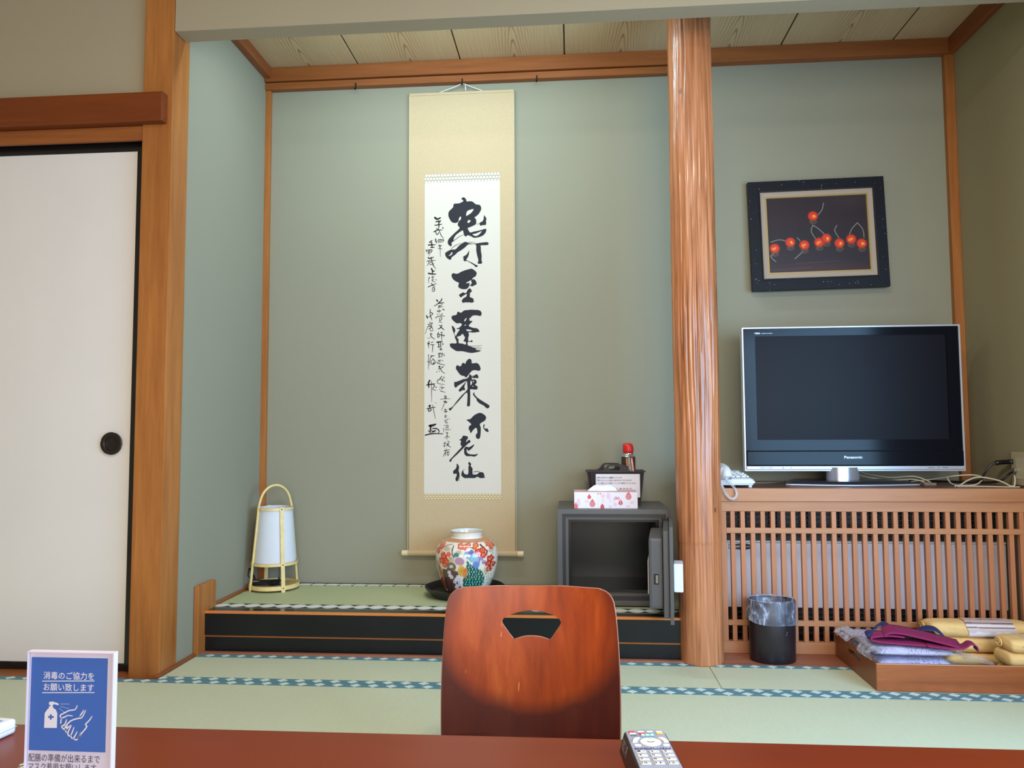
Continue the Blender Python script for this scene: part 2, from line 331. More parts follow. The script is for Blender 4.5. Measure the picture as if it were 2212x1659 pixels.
BRUSH = [
 "-1155,4872 -1057,4804 -917,4855;71.0|-1122,4686 -895,4734;37.6|-992,4726 -981,4530 -992,4378;37.6|-1154,4535 -851,4581;37.6|-906,4724 -970,4639;25.0",
 "-1197,4253 -1057,4326 -840,4331;37.6|-1089,4403 -992,4346;29.2|-1122,4273 -1078,4142 -992,4183 -1013,4238;29.2|-970,4313 -883,4093 -775,3960;25.0|-830,4439 -786,4395;33.4",
 "-1125,3948 -1110,3839 -1067,3773;41.7|-1013,3901 -1002,3814 -840,3810;25.0|-1002,3912 -775,3895 -840,3810;29.2|-937,3899 -948,3813;16.7|-883,3898 -894,3822;16.7",
 "-991,3706 -948,3640;20.9|-1002,3630 -905,3660;20.9|-1012,3533 -840,3518;20.9|-958,3575 -861,3681;20.9|-926,3682 -921,3163;16.7",
 "-1381,3802 -1273,3886;45.9|-1435,3695 -1132,3698;41.7|-1294,3800 -1272,3583;41.7|-1326,3584 -1175,3591;37.6",
 "-1532,3481 -1499,3393;29.2|-1488,3469 -1272,3474 -1336,3346;29.2|-1466,3403 -1315,3410;20.9|-1466,3349 -1336,3346;20.9|-1402,3499 -1401,3217;20.9",
 "-1444,3154 -1358,3108 -1206,3170;41.7|-1315,3172 -1314,3064;29.2|-1498,3003 -1120,3027;25.0|-1401,3001 -1433,2894 -1487,2798;20.9|-1379,2936 -1271,2955 -1271,2868 -1368,2849 -1379,2936;20.9|-1293,3063 -1227,2824 -1108,2670;25.0|-1195,2910 -1238,2781;16.7",
 "-1303,2675 -1259,2587 -1259,2458;50.1|-1259,2555 -1162,2574;37.6|-1432,2472 -1292,2448 -1108,2433;50.1",
 "-1421,2289 -1378,2288 -1421,2202 -1410,2051;20.9|-1238,2371 -1291,2286;20.9|-1270,2285 -1173,2326;20.9|-1237,2263 -1270,2156 -1129,2088;20.9|-1270,2156 -1173,2219;16.7|-1108,2196 -1071,2178;20.9",
 "-1442,1890 -1269,1962 -1086,2023;29.2|-1302,2049 -1237,1961 -1151,1895;29.2|-1258,1854 -1172,1852 -1172,1712 -1258,1714 -1258,1854;25.0|-1247,1789 -1172,1788;16.7",
 "-1074,1327 -1020,1261;50.1|-859,1376 -870,1312 -1053,1144 -1182,1071;33.4|-988,1186 -762,1203;37.6|-1009,1079 -945,1088 -1009,993 -945,1003;20.9|-838,1140 -945,1024 -794,1043;20.9|-1052,865 -966,821 -891,873;29.2|-988,907 -923,863;25.0|-816,925 -741,892;33.4",
 "-1052,737 -1020,704;20.9|-955,746 -934,713;16.7|-826,743 -902,659;25.0|-1116,556 -1009,629 -719,634;25.0|-944,563 -944,435 -848,519 -859,583 -944,563;20.9|-987,382 -912,387 -826,337;16.7",
 "-966,243 -837,230;25.0|-837,230 -944,114 -1030,84;29.2|-912,178 -751,47;33.4",
 "-987,-56 -1029,-141 -1008,-290;29.2|-1029,-141 -944,-142 -954,-270;25.0|-901,-57 -815,-48;20.9|-922,-164 -740,-188 -793,-230;25.0|-858,-58 -847,-421;25.0|-976,-227 -1051,-247;20.9",
 "-1061,-471 -836,-453;50.1|-997,-472 -975,-717;29.2|-900,-473 -900,-676;25.0|-986,-568 -900,-559;16.7|-1029,-674 -857,-634;25.0|-836,-527 -783,-550 -836,-591;20.9|-900,-697 -889,-804;25.0|-943,-750 -847,-730;20.9|-932,-803 -825,-794;25.0",
 "-1007,-951 -900,-931 -986,-994 -1007,-951;20.9|-964,-994 -953,-1111 -1007,-1121;20.9|-1007,-1057 -836,-1081;16.7|-900,-974 -739,-976;20.9|-836,-911 -846,-1123;20.9|-771,-1018 -718,-1061;20.9",
 "-1007,-1249 -868,-1229;25.0|-975,-1249 -964,-1313 -900,-1293;20.9|-825,-1251 -803,-1273;25.0|-1071,-1312 -985,-1377 -718,-1439;25.0",
 "-985,-1504 -899,-1494;29.2|-953,-1483 -953,-1610;33.4|-1006,-1610 -899,-1590;20.9|-1070,-1736 -1049,-1715;29.2|-963,-1695 -953,-1717;25.0|-814,-1527 -899,-1590 -835,-1718 -718,-1793;25.0|-803,-1506 -782,-1528;29.2",
 "-1343,935 -1353,763 -1331,591;25.0|-1343,806 -1235,750 -1310,677 -1461,572;25.0|-1504,659 -1461,551;45.9|-1332,634 -1277,473;29.2",
 "-1374,399 -1342,335;20.9|-1449,294 -1374,292 -1256,376;25.0|-1256,355 -1309,248 -1438,208 -1492,102 -1562,-111;20.9|-1395,207 -1266,205 -1374,121;20.9|-1417,100 -1266,151 -1234,1;20.9|-1352,99 -1330,14 -1244,12;20.9",
 "-1352,-104 -1287,-105 -1255,-159;20.9|-1319,-115 -1308,-222 -1158,-342;29.2|-1469,-294 -1308,-286;12.5",
 "-1383,-434 -1458,-508;25.0|-1458,-529 -1372,-509 -1437,-583 -1404,-615 -1415,-711;25.0|-1308,-478 -1211,-458;25.0|-1329,-574 -1168,-576;25.0|-1233,-586 -1254,-894;25.0",
 "-1425,-988 -1403,-1074;20.9|-1478,-1285 -1371,-1308;16.7|-1414,-1073 -1417,-1626;18.8|-1328,-1053 -1157,-1045;25.0|-1264,-1033 -1350,-1181;25.0|-1350,-1181 -1371,-1436;20.9|-1242,-1161 -1135,-1290 -1178,-1395 -1285,-1394 -1307,-1266 -1199,-1204;25.0|-1210,-1353 -1189,-1353;54.3",
 "-855,-1914 -945,-2036 -1002,-2103;26.4|-787,-1949 -731,-1983;26.4|-911,-2037 -787,-2016;17.6|-878,-2082 -765,-2072;17.6|-821,-2015 -821,-2149;17.6|-754,-2105 -724,-2146;22.0|-1020,-2036 -1024,-2203 -720,-2267;19.8",
 "-934,-2361 -900,-2383;22.0|-945,-2461 -911,-2484;22.0|-844,-2317 -866,-2383;19.8|-866,-2406 -720,-2396;22.0|-821,-2373 -855,-2484;19.8|-911,-2539 -832,-2551 -708,-2597;22.0",
 "-753,-2741 -674,-2731;17.6|-697,-2731 -719,-2842 -652,-2820 -663,-2765 -742,-2786;22.0|-911,-2880 -697,-2864 -483,-2871;15.4",
 "-775,-2975 -629,-2999;30.8|-697,-2931 -719,-3020;22.0|-719,-3020 -618,-3010;26.4|-730,-3042 -865,-3348;17.6",
 "-719,-3287 -674,-3376;22.0|-741,-3331 -629,-3310;17.6|-753,-3398 -629,-3388 -696,-3443;26.4",
 "-696,-3532 -708,-3643 -651,-3665;22.0|-730,-3598 -607,-3577;17.6",
 "-719,-3754 -741,-3820;17.6|-584,-3721 -674,-3776 -685,-3865 -606,-3876 -640,-3821;19.8|-539,-3688 -521,-3699;22.0",
 "-752,-3975 -730,-3998;22.0|-775,-4086 -763,-4264;15.4|-696,-3976 -584,-3976 -606,-4065;19.8|-696,-4053 -562,-4043;19.8|-718,-4164 -449,-4154;15.4|-651,-4087 -662,-4153;15.4|-584,-4087 -588,-4154;15.4",
 "-662,-4275 -595,-4275 -629,-4331 -662,-4275;19.8|-624,-4331 -629,-4574;19.8|-718,-4507 -640,-4419;19.8|-606,-4419 -517,-4486;19.8",
 "-707,-4662 -740,-4905;19.8|-774,-4728 -673,-4707;19.8|-785,-4839 -696,-4795;19.8|-606,-4640 -539,-4652 -561,-4729;19.8|-640,-4751 -561,-4740 -673,-4861;22.0|-628,-4773 -472,-4895;26.4",
 "-662,-4950 -651,-4983;19.8|-752,-5027 -516,-4994;24.2|-673,-5027 -785,-5280;24.2|-684,-5104 -684,-5237;19.8|-628,-5082 -516,-5072;19.8|-617,-5104 -606,-5215 -561,-5215 -561,-5116 -617,-5104;19.8",
 "-1363,-2077 -1419,-2210 -1396,-2390;52.9|-1498,-2277 -1148,-2224;39.7|-1295,-2122 -1282,-2993;19.8|-1227,-2257 -1159,-2302 -1238,-2458 -1091,-2493;26.4|-1114,-2359 -1069,-2393;26.4",
 "-1113,-3017 -1111,-3035;26.4|-1485,-3270 -1113,-3206;30.8|-1361,-3126 -1361,-3216;52.9|-1428,-3171 -1304,-3149;26.4|-1428,-3304 -1405,-3382 -1304,-3339 -1327,-3283 -1428,-3304;30.8|-1237,-3116 -1180,-3417 -1119,-3696;19.8",
 "-1370,-3994 -1235,-3973 -1112,-3929;83.7|-1314,-3994 -1347,-4283;52.9|-1415,-4194 -1347,-4261;30.8|-1235,-4106 -1078,-4107 -965,-4196 -988,-4296;39.7|-1280,-4150 -1269,-4350;19.8|-1235,-4239 -1111,-4195;57.3|-1550,-4382 -1370,-4338 -1122,-4317 -797,-4330;44.1",
 "-357,3838 -133,4006 71,4103;17.7|-458,3503 -275,3642 -31,3738;15.8|640,4517 761,4596;11.8|273,3771 557,3764;13.8",
 "308,-659 606,-659 861,-625;11.1|577,-748 676,-728 818,-702;11.1|577,-797 747,-786 860,-745;11.1|591,-847 804,-857;19.5",
 "66,-5817 122,-5807;14.8|478,-5928 646,-5891 777,-5928;18.5|-112,-5964 -113,-6279;14.8",
]
# ---------------------------------------------------------------- materials
SAGE = rgb(150, 147, 129); ROOMP = rgb(169, 154, 129)
def plaster(name, c):
    t = NT(name); v = t.obj(); a = t.noise(v, 420, 4, .7); b = t.noise(v, 2.2, 3)
    t.set(Base_Color=t.mix(t.math('MULTIPLY', b, .5), tuple(x*.95 for x in c), tuple(x*1.06 for x in c)), Roughness=.93, Specular_IOR_Level=.15)
    t.bump(a, .35, .0009); MATS[name] = t.m; return t.m
m_sage = plaster('sage_plaster', SAGE); m_room = plaster('beige_plaster', ROOMP); m_right = plaster('olive_plaster', rgb(158, 148, 118))
m_post = wood('cedar_post', rgb(142, 80, 34), rgb(190, 122, 62), 'z', 22, .42)
m_railx = wood('cedar_rail', rgb(128, 68, 30), rgb(172, 102, 52), 'x', 22, .42)
m_raily = wood('cedar_rail_deep', rgb(120, 62, 30), rgb(160, 92, 50), 'y', 22, .42)
m_naga = wood('dark_cedar_rail', rgb(98, 42, 12), rgb(130, 62, 24), 'x', 20, .4)
m_cab = wood('cabinet_cedar', rgb(166, 110, 74), rgb(194, 140, 102), 'x', 22, .42)
m_slat = wood('slat_cedar', rgb(166, 104, 68), rgb(198, 134, 96), 'z', 24, .45)
m_sill = wood('red_sill', rgb(140, 84, 60), rgb(176, 112, 86), 'x', 22, .5)
m_cabtop = wood('dark_cabinet_top', rgb(84, 46, 28), rgb(120, 70, 44), 'x', 20, .28)
m_edge = wood('orange_trim', rgb(196, 112, 52), rgb(224, 142, 78), 'x', 20, .4)
m_lacq = plain('black_lacquer', rgb(20, 20, 22), .16, spec=.6)
m_blk = plain('black_boards', rgb(21, 23, 26), .32, spec=.4, var=.15, vscale=6)
m_black = plain('matt_black', rgb(12, 12, 13), .6)
m_bplas = plain('black_plastic', rgb(20, 20, 22), .3)
m_white = plain('white_plastic', rgb(226, 226, 228), .35)
m_iron = plain('dark_iron', rgb(40, 36, 32), .45, metal=.6)

def cedar_board():
    t = NT('ceiling_cedar'); tc = t.n('ShaderNodeTexCoord'); v = tc.outputs['Object']
    s = t.n('ShaderNodeSeparateXYZ', i0=v); nz = t.noise(t.obj((1, .25, 1)), 9, 3, .5)
    y = t.math('MULTIPLY', t.math('SUBTRACT', s.outputs[1], -.30), .20)
    x = t.math('ADD', s.outputs[0], t.math('MULTIPLY', t.math('SUBTRACT', nz, .5), .035))
    x = t.math('ADD', x, -.012)
    # arches: confocal-ish parabolas opening away from the room, flattening to straight grain at the edges
    r = t.math('SQRT', t.math('ADD', t.math('MULTIPLY', x, x), .00012))
    q = t.math('SUBTRACT', r, t.math('MULTIPLY', y, t.math('MAXIMUM', t.math('SUBTRACT', 1.0, t.math('MULTIPLY', r, 9.0)), 0.0)))
    q = t.math('ADD', q, t.math('MULTIPLY', nz, .006))
    w = t.math('POWER', t.math('ABSOLUTE', t.math('SINE', t.math('MULTIPLY', q, 150))), 14)
    wide = t.math('MULTIPLY', w, t.math('MAXIMUM', t.math('SUBTRACT', 1.0, t.math('MULTIPLY', r, 8.5)), .10))
    fine = t.noise(t.obj((1, .03, 1)), 190, 2, .5)
    base = t.mix(fine, rgb(190, 162, 124), rgb(214, 188, 150))
    t.set(Base_Color=t.mix(t.math('MULTIPLY', wide, .85), base, rgb(140, 98, 62)), Roughness=.55, Specular_IOR_Level=.3)
    return t.m
m_cboard = cedar_board()

def tatami(name, c1, c2):
    t = NT(name); v = t.obj((1, 1, 1)); a = t.noise(t.obj((1, .08, 1)), 260, 3, .6); b = t.noise(v, 3.5, 3)
    cc = t.noise(t.obj((.12, 1, 1)), 500, 2, .6)
    f = t.math('ADD', t.math('MULTIPLY', a, .5), t.math('MULTIPLY', cc, .5))
    col = t.mix(f, c1, c2); col = t.mix(t.math('MULTIPLY', b, .35), col, tuple(x*.86 for x in c1))
    t.set(Base_Color=col, Roughness=.62, Specular_IOR_Level=.45)
    wv = t.n('ShaderNodeTexWave', {'bands_direction': 'Y'}, Vector=v, Scale=70.0, Distortion=.6, Detail=2.0)
    t.bump(t.math('ADD', t.math('MULTIPLY', wv.outputs[1], .4), f), .35, .0012); MATS[name] = t.m; return t.m
m_tat = tatami('tatami_rush', rgb(186, 190, 158), rgb(216, 219, 194))
m_tat2 = tatami('tatami_rush_alcove', rgb(164, 172, 126), rgb(196, 200, 160))
def border(name, ground, motif, pitch, wid, ph=0.0, lens=False):
    t = NT(name); s = t.n('ShaderNodeSeparateXYZ', i0=t.obj())
    u = t.math('ABSOLUTE', t.math('SUBTRACT', t.math('FRACT', t.math('ADD', t.math('DIVIDE', s.outputs[0], pitch), ph)), .5))
    v = t.math('ABSOLUTE', t.math('DIVIDE', s.outputs[1], wid))
    if not lens:
        d = t.math('ADD', t.math('MULTIPLY', u, 3.1), t.math('MULTIPLY', v, 2.0)); m = t.math('LESS_THAN', d, 1.0)
        ln = t.math('GREATER_THAN', t.math('ABSOLUTE', t.math('SUBTRACT', t.math('FRACT', t.math('MULTIPLY', s.outputs[0], 420)), .5)), .12)
        m = t.math('MULTIPLY', m, t.math('MULTIPLY_ADD', ln, .25, .75))
    else:
        u2 = t.math('MULTIPLY', u, 2.0); arc = t.math('SUBTRACT', .47, t.math('MULTIPLY', t.math('MULTIPLY', u2, u2), .34))
        m = t.math('LESS_THAN', v, arc)
        inner = t.math('LESS_THAN', t.math('ABSOLUTE', t.math('SUBTRACT', v, t.math('MULTIPLY', arc, .62))), .035)
        m = t.math('SUBTRACT', m, t.math('MULTIPLY', inner, .55))
    t.set(Base_Color=t.mix(m, ground, motif), Roughness=.7); t.bump(t.noise(t.obj(), 900, 2), .15, .0005)
    MATS[name] = t.m; return t.m
m_bord = [border('blue_border_%s' % 'ab'[k], rgb(88, 128, 140), rgb(206, 220, 214), .056, .030, .5*k) for k in (0, 1)]
m_bordk = border('white_border', rgb(34, 34, 36), rgb(222, 220, 214), .058, .060, lens=True)

# ---------------------------------------------------------------- room shell
XL, XR, YB, YA, YT, YC = -1.330, 1.560, 3.160, 2.372, 2.6426, 2.745
ZT, ZC, ZL = .1425, .571, 2.1257
struct('wall_back', box(B(), XL-.1, XR+.1, YB, YB+.1, 0, 2.5), m_sage)
struct('wall_left', box(B(), XL-.1, XL, 2.4776, YB, -.02, 2.5), m_sage)
bm = B(); box(bm, XR, XR+.1, 1.80, YB, 0, 2.55); box(bm, XR, XR+.1, -2.4, -.20, 0, 2.55); box(bm, XR, XR+.1, -.20, 1.80, 0, .34); box(bm, XR, XR+.1, -.20, 1.80, 1.56, 2.55)
struct('wall_right', bm, m_right)
struct('wall_front_left', box(B(), -2.7, -1.4302, 2.392, 2.49, 1.7995, 2.5), m_room)
struct('wall_far_left', box(B(), -2.8, -2.7, -2.4, 2.49, 0, 2.55), m_room)
bm = B(); box(bm, -2.8, -.50, -2.5, -2.4, 0, 2.55); box(bm, 1.60, 1.66, -2.5, -2.4, 0, 2.55); box(bm, -.50, 1.60, -2.5, -2.4, 0, .42); box(bm, -.50, 1.60, -2.5, -2.4, 2.02, 2.55)
struct('wall_rear', bm, m_room)
struct('ceiling', box(B(), -2.8, XR+.1, -2.5, 2.372, 2.5, 2.55), plain('room_ceiling', rgb(190, 168, 130), .8))
struct('wall_lintel', box(B(), -1.3245, XR, YA, 2.4464, ZL, 2.5, .0015, 1), m_room)
wn = struct('window_1', frame(B(), -.50, 1.60, .42, 2.02, .04, -2.47, -2.42), m_post)
obj('mullion', box(B(), .535, .565, -2.46, -2.43, .46, 1.98), m_post, wn)

bm = frame(B(), -.20, 1.80, .34, 1.56, .035, XR+.045, XR+.075)
for v in bm.verts: v.co = Vector((v.co.y, v.co.x, v.co.z))
bmesh.ops.recalc_face_normals(bm, faces=bm.faces); struct('window_2', bm, m_post)

# floor: base slab, rush mats and their cloth borders as pieces
fl = struct('floor', box(B(), -2.8, XR+.1, -2.5, YB+.1, -.08, -.021), m_sill)
def mat_piece(x0, x1, y0, y1, z, m=m_tat):
    bm = box(B(), x0+.0008, x1-.0008, y0, y1, z-.02, z, .0022, 2); return obj('tatami_mat', bm, m, fl)
mt1 = mat_piece(XL+.012, .438, 2.345, 2.612, 0)
mt2 = mat_piece(.438, XR-.002, 2.345, 2.612, 0)
mt3 = mat_piece(-2.69, -.10, 1.40, 2.3425, 0); mt4 = mat_piece(-.10, XR-.002, 1.40, 2.3425, 0)
mt5 = mat_piece(-2.69, -.90, -.50, 1.3985, 0); mt6 = mat_piece(-.90, .70, -.50, 1.3985, 0); mt7 = mat_piece(.70, XR-.002, -.50, 1.3985, 0)
mt8 = mat_piece(-2.69, -.6, -2.39, -.5015, 0); mt9 = mat_piece(-.6, XR-.002, -2.39, -.5015, 0)
def border_piece(x0, x1, yc, w, z, m, parent):
    bm = B(); box(bm, x0-(x0+x1)/2, x1-(x0+x1)/2, -w/2, w/2, -.0002, .0011, .0004, 1)
    o = obj('mat_border', bm, m, parent, local=True); o.location = Vector(((x0+x1)/2, yc, z))-WL[parent.name]; return o
border_piece(XL+.014, XR-.003, 2.3595, .0285, 0, m_bord[0], fl)
border_piece(-2.68, XR-.003, 2.3285, .0285, 0, m_bord[1], fl)
border_piece(XL+.014, .40, 2.602, .034, 0, m_bord[0], fl)
border_piece(.455, XR-.003, 2.597, .028, 0, m_bord[0], fl)
bm = B(); box(bm, XL, XR, 2.612, 2.745, -.02, .001, .001, 1)
struct('trim_1', bm, m_sill)
struct('trim_2', box(B(), -2.69, -1.4305, 2.345, 2.43, -.02, .0015, .001, 1), m_railx)
bm = B(); box(bm, XL, XL+.0115, 2.350, 2.600, -.018, .010, .001, 1); struct('baseboard_left', bm, m_raily)
bm = B(); box(bm, XL, XL+.012, 2.722, 3.155, ZT-.001, ZT+.010, .001, 1); struct('baseboard_alcove_left', bm, m_raily)

# square corner post, rails and lintel over the sliding door
pil = struct('square_post', box(B(), -1.4295, XL+.004, YA, 2.4776, -.02, 2.5, .003, 2), m_post)
struct('trim_3', box(B(), -2.69, -1.3435, 2.340, 2.391, 1.806, 1.906, .005, 2), m_naga)
struct('trim_4', box(B(), -2.69, -1.4300, YA+.003, 2.390, 1.757, 1.8055, .002, 1), m_railx)

# sliding door
dr = struct('door_1', box(B(), -2.40, -1.467, 2.412, 2.428, .026, 1.7325, .001, 1), plain('door_paper', rgb(226, 218, 214), .85, var=.02, vscale=3, bump=.08, bscale=350))
bm = B(); frame(bm, -2.43, -1.4315, -.017, 1.776, .0355, 2.4105, 2.440, wt=.043)
obj('door_frame', bm, m_lacq, dr)
bm = B()
lathe(bm, [(.0375, 0), (.0375, .0025), (.0345, .0042), (.026, .0036), (.0235, .002), (.0225, -.004), (.018, -.0055), (.0001, -.006)], 0, 0, 48, cap0=False,
      fn=lambda r, z, a, i: (r*(1-(.03 if i < 3 and abs(math.sin(2*a+.6)) < .09 else 0)), z))
for v in bm.verts: v.co = Vector((v.co.x-1.528, 2.4055-v.co.z, .742+v.co.y))
# sunk pull: cut depth is shown by the raised ring round the dish
obj('door_pull', bm, plain('dark_bronze', rgb(52, 44, 40), .35, metal=.5), dr, smooth=True, autos=35)

# alcove ceiling boards and their trim
cl = struct('ceiling_alcove', box(B(), XL, XR, 2.4464, YB, 2.376, 2.42), plain('board_backing', rgb(60, 40, 26), .8))
bedge = [-1.33, -.9155, -.4680, -.0220, .4250, .8725, 1.3195, 1.56]
for k in range(7):
    a, b = bedge[k], bedge[k+1]; bm = B(); c = (a+b)/2
    if k == 0: c = b-.2237
    if k == 6: c = a+.2237
    box(bm, a-c+.003, b-c-.003, -.357, .357, 0, .008, .0015, 1)
    o = obj('ceiling_board', bm, m_cboard, cl, local=True); o.location = Vector((c, 2.803, 2.3665))-WL[cl.name]
    if k < 6:
        obj('joint_batten', box(B(), b-.0055, b+.0055, 2.447, YB, 2.3712, 2.3765), plain('dark_batten', rgb(70, 42, 24), .6), cl)
struct('trim_5', box(B(), XL, XR, 3.118, YB, 2.3045, 2.3662, .0015, 1), m_railx)
struct('trim_6', box(B(), XL, .47, 3.128, YB, 2.272, 2.3015, .0015, 1), m_railx)
struct('trim_7', box(B(), XL, XL+.032, 2.447, 3.118, 2.318, 2.3662, .0015, 1), m_raily)
struct('trim_8', box(B(), XR-.026, XR, 2.447, 3.118, 2.300, 2.3662, .0015, 1), m_raily)
struct('trim_9', box(B(), XL, XL+.022, 3.138, YB, ZT, 2.272, .001, 1), m_post)
struct('trim_10', box(B(), XR-.036, XR, 3.134, YB, ZC, 2.3045, .0015, 1), m_post)

# raised alcove platform
pf = obj('alcove_platform', box(B(), XL+.002, .420, YT+.012, YB-.002, 0, ZT-.012), m_black)
pf['kind'] = 'structure'; tag(pf, 'raised black lacquered alcove platform with orange edges and a tatami top', 'platform')
bm = B(); box(bm, -1.317, .40, YT+.003, YT+.014, .003, .0535); obj('lower_board', bm, m_blk, pf)
bm = B(); box(bm, -1.317, .40, YT+.001, YT+.012, .0535, .0600, .0008, 1); obj('edge_strip', bm, m_railx, pf)
bm = B(); box(bm, -1.317, .40, YT-.002, YT+.012, .0605, .1355); obj('upper_board', bm, m_blk, pf)
bm = B(); box(bm, -1.317, .40, YT-.005, YT+.010, .1360, .1440, .001, 1); obj('edge_strip', bm, m_edge, pf)
bm = B(); box(bm, -1.317, .40, YT+.010, 2.702, ZT-.012, ZT, .0008, 1); obj('front_rail', bm, m_lacq, pf)
bm = B(); box(bm, -1.317, .40, 3.146, 3.158, ZT-.012, ZT+.002); obj('back_rail', bm, m_lacq, pf)
bm = B(); box(bm, -1.317, .415, 2.702, 3.146, ZT-.011, ZT, .0015, 1); am = obj('tatami_mat', bm, m_tat2, pf)
border_piece(-1.316, .41, 2.735, .062, ZT, m_bordk, pf); border_piece(-1.316, .41, 3.128, .034, ZT, m_bordk, pf)
bm = B(); box(bm, XL+.0015, XL+.019, 2.592, 2.722, .0, .240, .0015, 1); obj('end_block', bm, m_post, pf)
# skirting strip in front of the platform
bm = B(); box(bm, XL, .40, 2.618, 2.640, 0, .006, .001, 1); struct('trim_11', bm, m_sill)

# rippled round pillar
def pillar():
    bm = B(); n = 220; nz = 460; prof = []
    for i in range(nz+1):
        z = 2.3664*i/nz; prof.append((.0725-.0035*max(0, (z-1.2)/1.2)-(.0015 if z < .4 else 0), z))
    ph = [rnd.random()*6 for _ in range(8)]
    def fn(r, z, a, i):
        wob = .10*noise.noise(Vector((math.cos(a)*1.3, math.sin(a)*1.3, z*2.2)))
        aa = a+wob
        p = Vector((math.cos(aa)*9, math.sin(aa)*9, z*1.6)); q = Vector((math.cos(aa)*15, math.sin(aa)*15, z*3.6+4))
        h = noise.noise(p)*.0030+(1-abs(noise.noise(q)))*.0026; amp = .48+.80*max(0, min(1, (z-.45)/.7))
        return r+h*amp*1.25+.0012*math.sin(3*a+ph[0]+z*.8), z
    lathe(bm, prof, .4235, 2.6555, n, fn=fn, cap1=True)
    t = NT('pillar_wood'); v = t.obj((1, 1, .05)); a = t.noise(v, 60, 5, .6, .3); b = t.noise(t.obj((1, 1, .25)), 5, 2)
    f = t.math('ADD', t.math('MULTIPLY', a, .7), t.math('MULTIPLY', b, .3))
    col = t.ramp(f, [(.35, rgb(136, 76, 42)), (.52, rgb(184, 116, 74)), (.7, rgb(206, 142, 100))])
    kn = t.n('ShaderNodeTexVoronoi', Vector=t.obj((1, 1, .6)), Scale=7.5, Randomness=1.0); kf = t.math('LESS_THAN', kn.outputs[0], .055)
    t.set(Base_Color=t.mix(t.math('MULTIPLY', kf, .75), col, rgb(92, 52, 32)), Roughness=.33, Specular_IOR_Level=.55, Coat_Weight=.35, Coat_Roughness=.16)
    t.bump(a, .3, .001)
    o = obj('round_pillar', bm, t.m, smooth=True); o['kind'] = 'structure'
    tag(o, 'round polished cedar pillar with rippled bark-like surface between alcove and television corner', 'pillar')
pillar()

# ---------------------------------------------------------------- built-in slatted cabinet
cb = thing('slatted_cabinet', 'built-in cedar cabinet with a lattice of vertical slats under the television', 'cabinet', (1.03, YC, 0))
obj('cabinet_top', box(B(), .480, XR-.001, YC+.012, YB-.001, ZC-.022, ZC, .001, 1), m_cabtop, cb, label='dark brown shelf board')
obj('fascia', box(B(), .505, XR-.001, YC-.008, YC+.012, .526, ZC+.0005, .002, 2), m_cab, cb)
obj('top_rail', box(B(), .505, XR-.001, YC, YC+.022, .4905, .5255, .001, 1), m_cab, cb)
obj('bottom_rail', box(B(), .505, XR-.001, YC, YC+.022, .001, .042, .001, 1), m_cab, cb)
obj('crossbar', box(B(), .533, XR-.001, YC-.0005, YC+.016, .4145, .4335, .0008, 1), m_cab, cb)
obj('crossbar', box(B(), .533, XR-.001, YC-.0005, YC+.016, .0965, .1140, .0008, 1), m_cab, cb)
obj('stile', box(B(), .505, .5335, YC, YC+.022, .042, .4905, .001, 1), m_slat, cb)
obj('side_panel', box(B(), .484, .502, YC+.012, YB-.001, .001, ZC-.0225), m_slat, cb)
sl = None
for k in range(30):
    x = .5480+k*.0346
    if x+.0155 > XR-.002: break
    if sl is None:
        bm = box(B(), -.0078, .0078, -.008, .008, .0421, .4904, .0008, 1); sl = obj('slat', bm, m_slat, cb, local=True)
    else: s2 = sl.copy(); COL.objects.link(s2); s2.parent = cb; 
    (sl if k == 0 else s2).location = Vector((x+.0078, YC+.0092, 0))-WL[cb.name]
obj('backing', box(B(), .503, XR-.002, 3.11, 3.14, .001, .54), m_black, cb)

# room heater unit seen through the slats
ac = thing('wall_heater_unit', 'pale grey floor-standing air conditioner behind the cabinet slats', 'air conditioner', (1.03, 2.90, 0))
obj('casing', box(B(), .535, 1.53, 2.875, 3.06, .022, .515, .004, 2), m_bplas, ac, label='black casing')
m_acp = plain('pale_grey_panel', rgb(232, 228, 242), .35)
obj('front_panel', box(B(), .538, 1.528, 2.856, 2.874, .134, .3655, .004, 2), m_acp, ac)
obj('panel_lip', box(B(), .538, 1.528, 2.852, 2.874, .3665, .3735, .002, 1), m_white, ac)
lv = None; m_lv = plain('grille_black', rgb(34, 34, 36), .4)
for z in [.040, .058, .076, .094, .112, .392, .410, .428, .446, .464, .482, .500]:
    bm = box(B(), .540, 1.525, 2.862, 2.876, z, z+.005, .001, 1); obj('louvre', bm, m_lv, ac)
for k in range(36):
    if lv is None: bm = box(B(), -.0012, .0012, -.004, .004, .385, .513); lv = obj('grille_rib', bm, m_lv, ac, local=True); o = lv
    else: o = lv.copy(); COL.objects.link(o); o.parent = ac
    o.location = Vector((.548+k*.0275, 2.869, 0))-WL[ac.name]
bm = B(); lathe(bm, [(.038, 0), (.038, .0015), (.036, .002)], 0, 0, 40, sy=.30, cap1=True)
for v in bm.verts: v.co = Vector((.610+v.co.x, 2.856-v.co.z, .352+v.co.y))
bd = obj('badge', bm, plain('badge_black', rgb(24, 14, 22), .3), ac)
bm = text_fit('SANYO', .030, .0085, .02); upright(bm, .578, 2.8536, .3478); obj('lettering', bm, m_white, bd)
bm = text_fit('INVERTER', .022, .004, .0); upright(bm, .617, 2.8536, .350); obj('lettering', bm, m_white, bd)
obj('vent_mark', frame(B(), .561, .570, .344, .361, .0015, 2.8545, 2.857), m_bplas, ac)

